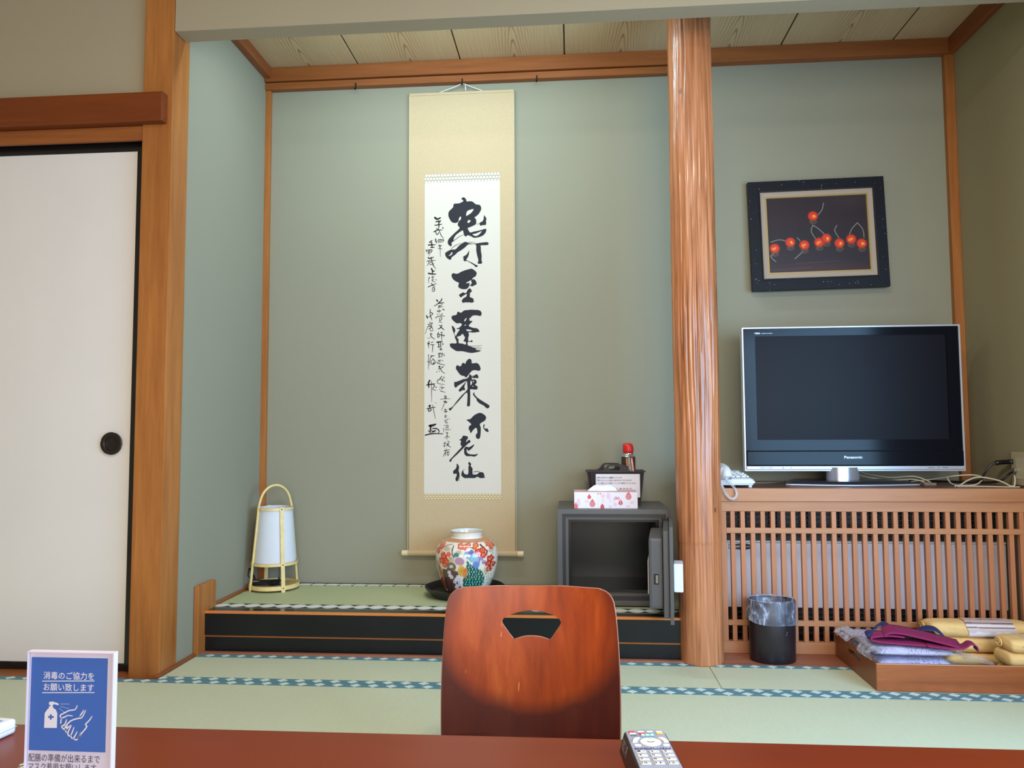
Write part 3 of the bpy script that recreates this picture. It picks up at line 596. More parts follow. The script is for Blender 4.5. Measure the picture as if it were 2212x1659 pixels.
# ---------------------------------------------------------------- hanging scroll
m_scroll = (lambda t: (t.set(Base_Color=t.mix(t.ramp(t.n('ShaderNodeTexVoronoi', Vector=t.obj(), Scale=150.0).outputs[0], [(.2, (0, 0, 0)), (.6, (1, 1, 1))]), rgb(188, 166, 132), rgb(193, 171, 137)), Roughness=.7, Specular_IOR_Level=.3), t.m)[1])(NT('gold_damask'))
m_paper = plain('calligraphy_paper', rgb(212, 203, 191), .9, var=.012, vscale=5)
m_ink = plain('black_ink', rgb(26, 26, 36), .75)
sc = thing('hanging_scroll', 'tall gold-bordered hanging scroll with bold black brush calligraphy on white paper', 'scroll', (-.464, 3.145, .25))
bm = B(); box(bm, -.6905, -.2400, 3.1435, 3.1465, .281, 2.226, .0005, 1)
for v in bm.verts:
    if v.co.z < 1: v.co.x = -.464+(v.co.x+.464)*.985
obj('mounting', bm, m_scroll, sc)
obj('top_rod', box(B(), -.6912, -.2393, 3.141, 3.149, 2.2225, 2.2345, .002, 2), m_scroll, sc)
obj('edge_binding', box(B(), -.6922, -.6905, 3.1425, 3.147, .285, 2.226), plain('pale_binding', rgb(226, 214, 176), .7), sc)
obj('edge_binding', box(B(), -.2400, -.2385, 3.1425, 3.147, .285, 2.226), MATS['pale_binding'], sc)
obj('paper', box(B(), -.6235, -.3005, 3.1431, 3.1445, .5185, 1.8385), m_paper, sc)
def brocade(fg, bg):
    def fn(u, v):
        C = Paint(u, v, bg); n = 24; U = u*n; V = v*2.6
        for r in range(-1, 4):
            d = np.hypot((U+.5*(r % 2)) % 1-.5, (V-r)*.95-.35); C.put((d < .40) & (V > r-.3) & (V < r+.95), fg)
        return C.C
    return fn
m_pt = paint_mat('printed_cloth', .75)
painted_panel('brocade_band', -.6235, -.3005, 1.8388, 1.8745, 3.1426, 260, 30, brocade(rgb(238, 234, 220), rgb(158, 148, 128)), m_pt, sc)
painted_panel('brocade_band', -.6225, -.3005, .4965, .5182, 3.1426, 260, 22, brocade(rgb(216, 200, 160), rgb(176, 150, 104)), m_pt, sc)
IP = lambda a, b: Vector((-.464+a*1e-4, 3.1424, 1.2+b*1e-4))-WL[sc.name]
ps = lambda s: [tuple(float(v) for v in t.split(',')) for t in s.split()]
for shapes in INK:
    bm = B()
    for out, holes in shapes:
        sm = lambda L: [(p.x, p.y) for p in crom([(a, b, 0) for a, b in ps(L)], 3, True)]
        poly(bm, sm(out), [sm(h) for h in holes], IP)
    obj('brush_character', bm, m_ink, sc, local=True)
for line in BRUSH:
    bm = B()
    for s in line.split('|'):
        pts, w = s.split(';'); stroke2d(bm, ps(pts), float(w)*1.35, IP)
    obj('brush_writing', bm, m_ink, sc, local=True)
def xcyl(bm, x0, x1, y, z, r, n=28, r1=None):
    r1 = r if r1 is None else r1; A = []; Bv = []
    for k in range(n):
        c, s = math.cos(2*PI*k/n), math.sin(2*PI*k/n); A.append(bm.verts.new((x0, y+r*c, z+r*s))); Bv.append(bm.verts.new((x1, y+r1*c, z+r1*s)))
    for k in range(n): bm.faces.new((A[k], A[(k+1) % n], Bv[(k+1) % n], Bv[k]))
    bm.faces.new(A[::-1]); bm.faces.new(Bv); return bm
obj('bottom_roller', xcyl(B(), -.690, -.2335, 3.142, .2735, .0125), m_scroll, sc, smooth=True, autos=40)
for a, b in ((-.7150, -.6905), (-.2330, -.2085)):
    obj('roller_knob', xcyl(B(), a, b, 3.142, .2735, .0118), plain('ivory', rgb(226, 212, 176), .4), sc, smooth=True, autos=40)
bm = B(); tube(bm, [(-.560, 3.144, 2.235), (-.50, 3.141, 2.253), (-.459, 3.139, 2.266), (-.42, 3.141, 2.252), (-.375, 3.144, 2.235)], .0017, 6)
obj('cord', bm, m_white, sc, smooth=True)
bm = B(); tube(bm, [(-.448, 3.139, 2.264), (-.446, 3.140, 2.235)], .0022, 6, k=1); obj('cord_tail', bm, m_white, sc, smooth=True)
for i, (x, lab) in enumerate([(-.9246, 'small black iron hook on the rail, left of the scroll'), (-.4595, 'small black iron hook the scroll cord hangs from'), (-.1398, 'small black iron hook on the rail, right of the scroll')]):
    bm = B(); box(bm, x-.003, x+.003, 3.126, 3.132, 2.272, 2.284); tube(bm, [(x, 3.129, 2.274), (x, 3.129, 2.262), (x-.002, 3.124, 2.255), (x-.002, 3.118, 2.259)], .0026, 6)
    tag(obj('wall_hook', bm, m_iron, smooth=True, autos=40), lab, 'hook')

# ---------------------------------------------------------------- bamboo and paper lamp
m_bam = plain('bamboo', rgb(226, 200, 136), .4, var=.08, vscale=40)
m_shade = plain('lamp_paper', rgb(214, 218, 228), .85, var=.015, vscale=60)
LX, LY = -1.222, 3.045
lp = thing('bamboo_lamp', 'small floor lamp with white paper shade and tall bamboo hoop handle in the alcove corner', 'lamp', (LX, LY, ZT))
def legpt(a, z): r = .101-.031*(z-ZT)/.33; return Vector((LX+r*math.cos(a), LY+r*math.sin(a), z))
bm = B(); lathe(bm, [(.0845, .2535), (.067, .472), (.0662, .472), (.0837, .2535), (.0845, .2535)], LX, LY, 64, cap0=False); obj('lamp_shade', bm, m_shade, lp, smooth=True, autos=40)
def band(r0, r1, z0, z1, th=.003): bm = B(); lathe(bm, [(r0, z0), (r1, z1), (r1-th, z1), (r0-th, z0), (r0, z0)], LX, LY, 64, cap0=False); return bm
obj('ring', band(.0725, .0715, .462, .472), m_bam, lp, smooth=True, autos=40)
obj('ring', band(.0925, .0915, .243, .2535), m_bam, lp, smooth=True, autos=40)
obj('ring', band(.1005, .0990, ZT+.008, ZT+.024), m_bam, lp, smooth=True, autos=40)
bm = B(); lathe(bm, [(.098, ZT+.010), (.098, ZT+.014), (.001, ZT+.014)], LX, LY, 48); obj('base_plate', bm, plain('lamp_base', rgb(190, 168, 116), .6), lp)
bm = B(); lathe(bm, [(.025, ZT+.0145), (.022, ZT+.0175), (.012, ZT+.019), (.012, ZT+.026), (.001, ZT+.026)], LX, LY, 24); obj('bulb_socket', bm, m_black, lp, smooth=True, autos=40)
A1 = math.radians(226); A2 = math.radians(46)
for a in (math.radians(312), math.radians(132)):
    bm = B(); p0, p1 = legpt(a, ZT), legpt(a, .474); d = (p1-p0).normalized(); t = Vector((-math.sin(a), math.cos(a), 0)); n = Vector((math.cos(a), math.sin(a), 0))
    vs = [bm.verts.new(p+t*i*.0075+n*j*.0028) for p in (p0, p1) for i, j in ((-1, -1), (1, -1), (1, 1), (-1, 1))]
    for f in ((0, 1, 5, 4), (1, 2, 6, 5), (2, 3, 7, 6), (3, 0, 4, 7), (3, 2, 1, 0), (4, 5, 6, 7)): bm.faces.new([vs[i] for i in f])
    bmesh.ops.recalc_face_normals(bm, faces=bm.faces)
    l = obj('leg', bm, m_bam, lp)
    for z in (ZT+.016, .2485, .467):
        bm = B(); bmesh.ops.create_icosphere(bm, subdivisions=1, radius=.0028); bmesh.ops.translate(bm, verts=bm.verts, vec=legpt(a, z)+n*.003); obj('screw', bm, m_iron, l)
pts = [legpt(A1, ZT), legpt(A1, .25), legpt(A1, .40), legpt(A1, .470)]
top = [Vector((LX, LY, .477))+Vector((math.cos(A1), math.sin(A1), 0))*(.0665*math.cos(q))+Vector((0, 0, .083*math.sin(q))) for q in np.linspace(.25, PI-.25, 9)]
pts = pts+top+[legpt(A2, .470), legpt(A2, .40), legpt(A2, .25), legpt(A2, ZT)]
bm = B(); tube(bm, pts, .0052, 10); obj('hoop_handle', bm, m_bam, lp, smooth=True)
bm = B(); tube(bm, [(LX+.02, LY, .25), (LX+.021, LY-.002, .20), (LX+.02, LY-.001, .175)], .0011, 5); tube(bm, [(LX+.02, LY-.001, .186), (LX+.02, LY-.001, .17)], .0035, 6, k=1); obj('pull_cord', bm, m_black, lp)
cp = [(LX-.03+.045*math.cos(a*1.0)+.008*math.sin(3*a), LY-.012+.030*math.sin(a*1.07), ZT+.0185+.004*(a/6)) for a in np.linspace(0, 19, 44)]
cp += [(LX-.085, LY-.03, ZT+.04), (LX-.103, LY-.005, ZT+.08), (LX-.103, LY+.02, ZT+.06), (LX-.098, LY+.05, ZT+.02)]
bm = B(); tube(bm, cp, .0026, 6, k=3); obj('power_cord', bm, m_black, lp, smooth=True, label='coiled black power cord')

# ---------------------------------------------------------------- porcelain jar on its tray
VX, VY = -.419, 2.965
bm = B()
lathe(bm, [(.118, ZT), (.128, ZT+.004), (.140, ZT+.020), (.153, ZT+.030), (.156, ZT+.036), (.150, ZT+.038), (.142, ZT+.031), (.128, ZT+.016), (.001, ZT+.014)], VX-.008, VY, 60,
      fn=lambda r, z, a, i: (r*(1+.012*math.cos(8*a+.4)+(.010*noise.noise(Vector((math.cos(a)*3, math.sin(a)*3, z*9))) if r > .1 else 0)), z))
tag(obj('round_tray', bm, plain('rough_black_lacquer', rgb(24, 24, 27), .42, bump=.3, bscale=60), smooth=True, autos=30), 'round black lacquered tray under the painted jar', 'tray')
def jar():
    KX = 4173.0; cx = 820; z0 = .1595
    prof = [(.060, 0), (.075, .0), (.0815, .006), (.090, .020), (.101, .045), (.110, .072), (.1175, .100), (.1208, .128), (.1195, .152), (.113, .172), (.100, .188), (.082, .199), (.066, .205), (.0600, .2075), (.0590, .212), (.0600, .220), (.0625, .2265), (.0640, .2300), (.0625, .2318), (.0590, .2300), (.0565, .222), (.0555, .205), (.06, .19)]
    P = crom([(r, 0, z) for r, z in prof], 7); pr = [(p.x, p.z) for p in P]; n = 420; m = len(pr)
    th = np.linspace(0, 2*PI, n, endpoint=False); R = np.array([p[0] for p in pr])[:, None]; Z = np.array([p[1] for p in pr])[:, None]
    X = R*np.sin(th)[None]; Yc = -R*np.cos(th)[None]; co = np.stack([X+0*Z, Yc, Z+0*X], -1).reshape(-1, 3)
    i = np.arange(n*m).reshape(m, n); j = np.roll(i, -1, 1); f = np.stack([i[:-1], j[:-1], j[1:], i[1:]], -1).reshape(-1, 4)
    U = cx+X*KX*1.0; V = 330+(.2300-Z)*4100+0*X
    fx = np.where(np.cos(th)[None]+0*Z < 0, 2*cx-U, U); U = fx
    p = Paint(U, V, rgb(232, 224, 208)); S = p.soft
    for a in ((560, 560, 80, 50), (400, 790, 60, 60), (640, 720, 70, 60), (1240, 600, 50, 40), (1170, 900, 40, 80), (760, 600, 60, 40)): S(ell(U, V, *a), rgb(186, 164, 130), .5, .8)
    S(ell(U, V, 445, 950, 42, 150, -.25), rgb(176, 98, 52)); S(ell(U, V, 490, 1120, 52, 110, -.4), rgb(168, 88, 48))
    dk = rgb(44, 28, 36)
    for L, w in (([(330, 660), (400, 600), (560, 510), (650, 492)], 9), ([(420, 720), (450, 712)], 12), ([(640, 690), (590, 700)], 8), ([(1000, 560), (930, 520)], 16), ([(1080, 500), (1190, 600), (1180, 665)], 22), ([(1050, 740), (1080, 775), (1140, 770)], 12), ([(340, 770), (380, 830)], 9), ([(380, 985), (400, 1000)], 9), ([(1270, 640), (1230, 690)], 10), ([(470, 600), (510, 640)], 10)): S(seg(U, V, L, w), dk, .3)
    trunk = [(480, 870), (590, 860), (760, 900), (740, 1000), (780, 1100), (800, 1250), (560, 1250), (510, 1060), (480, 960)]
    p.put(inpoly(U, V, trunk), rgb(96, 68, 64))
    for L in ([(500, 880), (540, 1050), (560, 1240)], [(620, 1080), (640, 1250)], [(560, 900), (600, 880), (640, 840), (700, 880)], [(680, 1120), (720, 1240)]): S(seg(U, V, L, 12), rgb(40, 24, 30), .3)
    for a in np.linspace(0, 2.6, 6): S(np.abs(ell(U, V, 640, 820, 30+a*16, 24+a*14)-1)*5, rgb(96, 76, 44), .5, .7)
    red = rgb(206, 66, 36); fl = lambda x, y, r, c: [S(ell(U, V, x+r*.62*math.cos(q), y+r*.62*math.sin(q), r*.5, r*.5), c, .2) for q in np.arange(5)*1.2566] and (S(ell(U, V, x, y, r*.5, r*.5), c, .3), [S(ell(U, V, x+r*.35*math.cos(q), y+r*.35*math.sin(q), r*.08+2, r*.1+2), rgb(246, 226, 190), .5) for q in np.arange(5)*1.2566+.5])
    for x, y, r, c in ((450, 530, 52, rgb(216, 84, 56)), (395, 610, 44, red), (485, 500, 36, rgb(220, 100, 70)), (505, 670, 58, red), (475, 750, 50, red), (548, 740, 54, red), (595, 640, 40, rgb(222, 80, 40)), (525, 810, 42, red),
                       (780, 515, 50, rgb(216, 104, 84)), (850, 525, 46, rgb(216, 104, 84)), (905, 500, 36, rgb(210, 96, 72)), (1012, 512, 48, rgb(214, 100, 56)), (1050, 600, 50, red), (1122, 580, 50, red), (1140, 650, 48, red), (1085, 680, 44, red), (1235, 715, 52, rgb(196, 50, 34)), (1205, 790, 48, rgb(196, 50, 34)), (1262, 810, 44, rgb(188, 46, 34)), (1215, 880, 44, rgb(190, 50, 36)), (1200, 500, 44, rgb(206, 84, 52)), (1245, 550, 36, rgb(206, 84, 52)), (1160, 470, 30, rgb(206, 84, 52))): fl(x, y, r, c)
    for x, y in ((1060, 745), (1105, 705), (1145, 760), (1070, 700)): S(ell(U, V, x, y, 34, 34), rgb(182, 150, 190), .2); S(np.abs(ell(U, V, x, y, 22, 22)-1)*4, rgb(60, 34, 70), .5, .8)
    tail = [(890, 720), (960, 790), (1060, 850), (1120, 900), (1145, 1000), (1130, 1090), (1080, 1160), (1015, 1250), (805, 1255), (822, 1010), (900, 940), (880, 830)]
    p.put(inpoly(U, V, tail), rgb(22, 96, 82))
    for r in range(13):
        for c in range(9):
            x = 830+c*42+(r % 2)*21+6*math.sin(r*3+c); y = 735+r*41+5*math.cos(c*2+r)
            m2 = inpoly(U, V, tail); p.put((ell(U, V, x, y, 8, 15) < 1) & m2, rgb(150, 216, 200)); p.put((np.abs(ell(U, V, x, y+4, 17, 22)-1) < .12) & m2, rgb(10, 58, 56))
    S(ell(U, V, 930, 640, 95, 70, .3), rgb(150, 168, 206)); S(ell(U, V, 990, 700, 90, 62, .5), rgb(150, 196, 214)); S(ell(U, V, 1030, 790, 56, 60), rgb(98, 128, 196)); S(ell(U, V, 955, 600, 45, 40), rgb(120, 110, 176))
    for q in range(6): S(seg(U, V, [(880+q*26, 590), (900+q*26, 660), (940+q*24, 740)], 6), rgb(60, 60, 110), .5, .8)
    S(ell(U, V, 775, 735, 85, 66, .2), rgb(184, 136, 160)); S(ell(U, V, 800, 880, 58, 95), rgb(226, 180, 70)); S(ell(U, V, 862, 910, 42, 92, .2), rgb(214, 130, 66))
    for q in range(4): S(seg(U, V, [(770+q*24, 800), (780+q*22, 960)], 5), rgb(170, 96, 60), .5, .8)
    S(seg(U, V, [(668, 515), (650, 570), (655, 640), (690, 680)], 24), rgb(98, 84, 118), .3); S(ell(U, V, 722, 640, 52, 38), rgb(62, 134, 124), .2); S(ell(U, V, 795, 655, 38, 20), rgb(240, 246, 250), .3)  # last ellipse is a white highlight painted into the glaze colour
    for x, y in ((600, 915), (638, 990), (612, 968), (745, 980), (712, 1020), (690, 1060), (770, 1010), (730, 1120), (782, 1100), (712, 1145), (765, 1060)): [S(ell(U, V, x+17*math.cos(q), y+17*math.sin(q), 17, 17), rgb(230, 224, 238), .2) for q in np.arange(5)*1.2566]; S(ell(U, V, x, y, 7, 7), rgb(150, 90, 90), .4)
    for q in range(24): x = 1160+(q*37) % 90; y = 940+(q*53) % 240; S(ell(U, V, x, y, 6, 12, .4), rgb(60, 66, 84), .4, .8)
    p.put((V > 1238) & (R+0*V < .095), rgb(150, 50, 44)); p.put((V < 470) & (V > 428), rgb(192, 128, 88)); p.put(V <= 428, rgb(236, 232, 224)); p.put((V < 337) & (V > 322) & (R+0*V > .060), rgb(190, 160, 110))
    inner = (np.arange(m)[:, None]+0*th[None]) > m*.80; p.put(inner, rgb(220, 224, 226))
    me = bpy.data.meshes.new('porcelain_jar'); me.from_pydata(co.tolist(), [], f.tolist()); paint_attr(me, p.C)
    for q in me.polygons: q.use_smooth = True
    me.materials.append(paint_mat('painted_porcelain', .12, coat=.4, spec=.6))
    o = bpy.data.objects.new('porcelain_jar', me); link(o); o.location = (VX, VY, z0)
    tag(o, 'squat porcelain jar painted with a peacock and red blossoms, white neck', 'jar')
jar()

# ---------------------------------------------------------------- safe with its door open
m_safe = plain('safe_grey', rgb(84, 82, 83), .36, spec=.45)
m_safe2 = plain('safe_dark', rgb(36, 36, 40), .4)
SX0, SX1, SY0, SY1, SZ0, SZ1 = -.0610, .3450, 2.790, 3.125, ZT+.006, .4915
sf = thing('small_safe', 'squat dark grey steel safe standing open in the alcove', 'safe', ((SX0+SX1)/2, (SY0+SY1)/2, ZT))
def shell(bm, x0, x1, z0, z1, rx, y0, y1, w, wy=None):
    frame(bm, x0, x1, z0, z1, w, y0, y1)
bm = B(); frame(bm, SX0, SX1, SZ0, SZ1, .017, SY0, SY1); bmesh.ops.recalc_face_normals(bm, faces=bm.faces); obj('body', bm, m_safe, sf)
obj('back_panel', box(B(), SX0+.001, SX1-.001, SY1-.02, SY1-.0005, SZ0+.001, SZ1-.001), m_safe, sf)
bm = B(); frame(bm, SX0+.017, SX1-.017, SZ0+.017, SZ1-.017, .012, SY0+.012, SY1-.021); bmesh.ops.recalc_face_normals(bm, faces=bm.faces); obj('jamb', bm, m_safe2, sf)
bm = B(); frame(bm, SX0+.029, SX1-.029, SZ0+.029, SZ1-.029, .010, SY0+.020, SY1-.021); bmesh.ops.recalc_face_normals(bm, faces=bm.faces); obj('jamb', bm, m_safe, sf)
bm = B(); frame(bm, SX0+.039, SX1-.039, SZ0+.039, SZ1-.039, .010, SY0+.034, SY1-.021); bmesh.ops.recalc_face_normals(bm, faces=bm.faces); obj('inner_lining', bm, plain('safe_inside', rgb(11, 10, 11), .3), sf, label='black inner lining')
obj('inner_back', box(B(), SX0+.045, SX1-.045, SY1-.05, SY1-.022, SZ0+.045, SZ1-.045), MATS['safe_inside'], sf)
for x in (SX0+.04, SX1-.04):
    for y in (SY0+.04, SY1-.04):
        bm = B(); lathe(bm, [(.014, ZT), (.014, ZT+.006)], x, y, 16, cap1=True); obj('foot', bm, m_black, sf)
# door leaf, hinged on the right jamb and swung towards the room
def door_box(bm, s0, s1, t0, t1, z0, z1, bev):
    """s runs from hinge to free edge, t is thickness towards the inside of the safe"""
    H = Vector((.3385, 2.782, 0)); e = Vector((-.0385, -.312, 0)).normalized(); n = Vector((-e.y, e.x, 0)); n = -n if n.x > 0 else n
    b2 = box(B(), s0, s1, t0, t1, z0, z1, bev, 2)
    for v in b2.verts: v.co = H+e*v.co.x+n*v.co.y+Vector((0, 0, v.co.z))
    bmesh.ops.recalc_face_normals(b2, faces=b2.faces); return b2
dl = obj('door', door_box(None, .0, .315, -.012, .0, .162, .468, .0015), m_safe, sf)
obj('door_step', door_box(None, .004, .305, .0005, .020, .178, .454, .004), m_safe, dl)
obj('door_plug', door_box(None, .018, .292, .0205, .066, .205, .430, .009), m_safe, dl)
obj('door_label', door_box(None, .10, .25, .0663, .0705, .243, .350, .001), plain('paper_label', rgb(214, 206, 196), .7), dl)
bz = door_box(None, .2925, .2945, .034, .049, .283, .316, .0005); obj('bolt_plate', bz, m_iron, dl)
bz = door_box(None, .2935, .2965, .0365, .0445, .287, .312, .0005); obj('bolt', bz, plain('dull_steel', rgb(150, 146, 140), .3, metal=.8), dl)
obj('lock_case', door_box(None, .235, .305, -.042, -.0125, .262, .352, .004), plain('white_lock', rgb(218, 226, 238), .3), dl, label='white lock case')
for z in (.185, .43):
    bm = B(); lathe(bm, [(.006, z), (.006, z+.03)],   .3385, 2.7865, 12, cap1=True); obj('hinge', bm, m_safe2, sf)

# things on top of the safe
tb = thing('tissue_box', 'pink and white tissue box printed with red drops on top of the safe', 'tissue box', (.116, 2.88, SZ1))
bm = box(B(), .0, .232, 2.8205, 2.938, SZ1+.0002, SZ1+.060, .0008, 1); obj('carton', bm, plain('pink_card', rgb(226, 176, 182), .6), tb)
def drops(u, v):
    U = 130+u*1240; V = 1120+v*305; p = Paint(U, V, rgb(232, 224, 234)); S = p.soft
    def drop(x, y, r, c, tex=False):
        S(ell(U, V, x, y, r, r), c, .1); p.put(inpoly(U, V, [(x-r*.93, y-r*.35), (x, y-r*1.7), (x+r*.93, y-r*.35)]), c)
        if tex: p.put((ell(U, V, x, y, r*.85, r*.85) < 1) & ((np.sin(U*.35)*np.sin(V*.35+U*.1)) > .35), rgb(244, 200, 200))
    for a in ((210, 1310, 38, 75), (800, 1190, 42, 68)): S(ell(U, V, *a), rgb(228, 196, 214), .1)
    for x, y, r in ((695, 1190, 42), (935, 1350, 40)): [S(ell(U, V, x+r*.5*math.cos(q), y+r*.5*math.sin(q), r*.5, r*.5), rgb(238, 190, 204), .1) for q in np.arange(5)*1.2566]
    for x, y in ((375, 1290), (1265, 1312)): S(np.abs(ell(U, V, x, y, 27, 22)-1)*2.6, rgb(232, 178, 192), .5)
    drop(425, 1215, 38, rgb(214, 84, 92)); drop(485, 1345, 60, rgb(206, 92, 98), True); drop(1195, 1205, 60, rgb(206, 92, 98), True); drop(1038, 1325, 44, rgb(206, 78, 86)); drop(680, 1400, 42, rgb(208, 78, 84)); drop(158, 1395, 48, rgb(222, 110, 110))
    S(seg(U, V, [(1038, 1275), (1038, 1360)], 10), rgb(246, 214, 214), .4)
    for x in (945, 992): S(np.abs(ell(U, V, x, 1235, 22, 20)-1)*2.2, rgb(204, 96, 108), .5)
    for x in (600, 645): S(ell(U, V, x, 1150, 15, 15), rgb(180, 84, 96), .3)
    for x in (680, 715):
        for y in (1250, 1275, 1300): S(ell(U, V, x, y, 9, 6), rgb(214, 100, 120), .3)
    S(np.abs(ell(U, V, 875, 1275, 48, 30)-1)*6, rgb(196, 170, 196), .5, .8)
    for x, y in ((840, 1390), (1190, 1385)):
        for q in range(5): S(seg(U, V, [(x-30+q*14, y+20), (x-20+q*10, y-14)], 6), rgb(170, 90, 110), .5, .8)
    for L in ([(600, 1240), (590, 1400)], [(330, 1180), (350, 1240)], [(800, 1250), (806, 1400)], [(370, 1320), (366, 1400)]): S(seg(U, V, L, 4), rgb(216, 196, 216), .5)
    return p.C
painted_panel('printed_front', .0008, .2312, SZ1+.0008, SZ1+.0594, 2.8202, 330, 84, drops, paint_mat('printed_card', .55), tb)
bm = B(); N = 26
for i in range(N):
    for j in range(10):
        u = i/(N-1); v = j/9; prof = min(1, u/.22)**.6*min(1, (1-u)/.2)**.8
        bm.verts.new((.048+.112*u+.004*v, 2.872+.006*math.sin(u*9)+.012*(v-.5)*(1-v*.4), SZ1+.0598+(.021*prof)*v+.0012*math.sin(u*17+v*3)*v))
bm.verts.ensure_lookup_table()
for i in range(N-1):
    for j in range(9): bm.faces.new([bm.verts[k] for k in (i*10+j, (i+1)*10+j, (i+1)*10+j+1, i*10+j+1)])
bm.normal_update(); bmesh.ops.solidify(bm, geom=bm.faces[:], thickness=.0006)
obj('tissue', bm, plain('tissue_paper', rgb(236, 238, 246), .8), tb, smooth=True)
obj('slot_film', box(B(), .045, .170, 2.860, 2.895, SZ1+.0599, SZ1+.0606), plain('slot_film', rgb(150, 130, 132), .3), tb)

bk = thing('plastic_basket', 'dark brown plastic basket with arched handles and a white notice, behind the tissue box', 'basket', (.160, 3.02, SZ1))
m_bask = plain('dark_brown_plastic', rgb(34, 25, 27), .42, spec=.3)
BY0, BY1 = 2.950, 3.085; zt = SZ1+.1290
bm = B(); fx0, fx1, tx0, tx1 = .068, .256, .0490, .2725
def ring4(bm, x0, x1, y0, y1, z): return [bm.verts.new(p) for p in ((x0, y0, z), (x1, y0, z), (x1, y1, z), (x0, y1, z))]
o0 = ring4(bm, fx0, fx1, BY0+.012, BY1-.012, SZ1+.0005); o1 = ring4(bm, tx0+.003, tx1-.003, BY0+.001, BY1-.001, zt-.003); o2 = ring4(bm, tx0-.0025, tx1+.0025, BY0-.004, BY1+.004, zt-.003); o3 = ring4(bm, tx0-.0025, tx1+.0025, BY0-.004, BY1+.004, zt)
i1 = ring4(bm, tx0+.005, tx1-.005, BY0+.003, BY1-.003, zt); i0 = ring4(bm, fx0+.002, fx1-.002, BY0+.014, BY1-.014, SZ1+.003)
for a, b in ((o0, o1), (o1, o2), (o2, o3), (o3, i1), (i1, i0)):
    for k in range(4): bm.faces.new((a[k], a[(k+1) % 4], b[(k+1) % 4], b[k]))
bm.faces.new(o0[::-1]); bm.faces.new(i0); bmesh.ops.bevel(bm, geom=[e for e in bm.edges if abs(e.verts[0].co.z-e.verts[1].co.z) > .05], offset=.010, segments=4, affect='EDGES')
bmesh.ops.recalc_face_normals(bm, faces=bm.faces); obj('tub', bm, m_bask, bk, smooth=True, autos=35)
for y, dx in ((BY0-.002, .0), (BY1, -.012)):
    L = [(.090, zt-.002), (.112, zt+.004), (.128, zt+.022), (.142, zt+.0265), (.182, zt+.0265), (.197, zt+.021), (.212, zt+.004), (.236, zt-.002)]
    H = [(.139, zt+.004), (.134, zt+.012), (.139, zt+.020), (.170, zt+.020), (.176, zt+.012), (.170, zt+.004)]
    L = [(a+dx, b) for a, b in L]; H = [(p.x, p.y) for p in crom([(a+dx, b, 0) for a, b in H], 3, True)]
    L = [(p.x, p.y) for p in crom([(a, b, 0) for a, b in L], 4)]
    bm = B(); poly(bm, L, [H], lambda a, b: Vector((a, y, b))); r = bmesh.ops.solidify(bm, geom=bm.faces[:], thickness=.003); bmesh.ops.recalc_face_normals(bm, faces=bm.faces)
    obj('handle', bm, m_bask, bk)
cdm = plain('notice_card', rgb(224, 222, 232), .6)
bm = box(B(), .0835, .2515, 2.9435, 2.9448, SZ1+.030, SZ1+.119, .0003, 1); cd = obj('notice_card', bm, cdm, bk)
for s, w, z in (('各部屋に紙タオルと歯磨粉でございます', .098, .5935), ('客室でもカメムシ等にお名を付けておりますが、', .136, .5830), ('いつの間にかご利用してしまう場合がございます。', .152, .5722), ('お手数おかけしますので', .135, .5515)):
    bm = text_fit(s, w, .0066, .012); upright(bm, .086, 2.9432, z); obj('lettering', bm, m_black, cd)

sp = thing('spray_can', 'insect spray can with a red cap standing in the basket on the safe', 'spray can', (.2150, 3.030, SZ1+.0032))
def spc(u, v):
    p = Paint(u, v, rgb(58, 46, 36)); U, V = u, v; S = p.soft
    p.put(inpoly(U, V, [(.62, 0), (.80, 0), (.95, 1), (.72, 1)]), rgb(190, 34, 30)); p.put(inpoly(U, V, [(.66, .1), (.74, .08), (.86, .9), (.76, .9)]), rgb(226, 214, 196)); p.put(inpoly(U, V, [(.40, 0), (.45, 0), (.60, 1), (.54, 1)]), rgb(120, 146, 70)); p.put(inpoly(U, V, [(.50, 0), (.53, 0), (.68, 1), (.64, 1)]), rgb(222, 214, 190)); p.put(inpoly(U, V, [(.28, .0), (.36, 0), (.44, .55), (.32, .55)]), rgb(212, 120, 112))
    return p.C
n = 96; zz = np.linspace(SZ1+.006, .6725, 60); th = np.linspace(0, 2*PI, n, endpoint=False)
Rr = .0275; co = np.stack([.2150+Rr*np.sin(th)[None]+0*zz[:, None], 3.030-Rr*np.cos(th)[None]+0*zz[:, None], zz[:, None]+0*th[None]], -1)
U = (np.sin(th)[None]*.5+.5)+0*zz[:, None]; V = np.clip((.6725-zz[:, None])/.06, 0, 1)+0*th[None]
i = np.arange(n*60).reshape(60, n); j = np.roll(i, -1, 1); f = np.stack([i[:-1], j[:-1], j[1:], i[1:]], -1).reshape(-1, 4)
me = bpy.data.meshes.new('can'); me.from_pydata((co-np.array(WL[sp.name])).reshape(-1, 3).tolist(), [], f.tolist()); paint_attr(me, spc(U, V)); [setattr(q, 'use_smooth', True) for q in me.polygons]; me.materials.append(paint_mat('printed_tin', .3))
o = bpy.data.objects.new('can', me); link(o); o.parent = sp
bm = B(); lathe(bm, [(.0275, .6725), (.0285, .6745), (.0270, .677), (.0225, .680), (.0205, .6835), (.0212, .686), (.0205, .688), (.012, .689)], .2150, 3.030, 40); obj('metal_collar', bm, plain('bright_steel', rgb(206, 206, 210), .2, metal=.9), sp, smooth=True, autos=40)
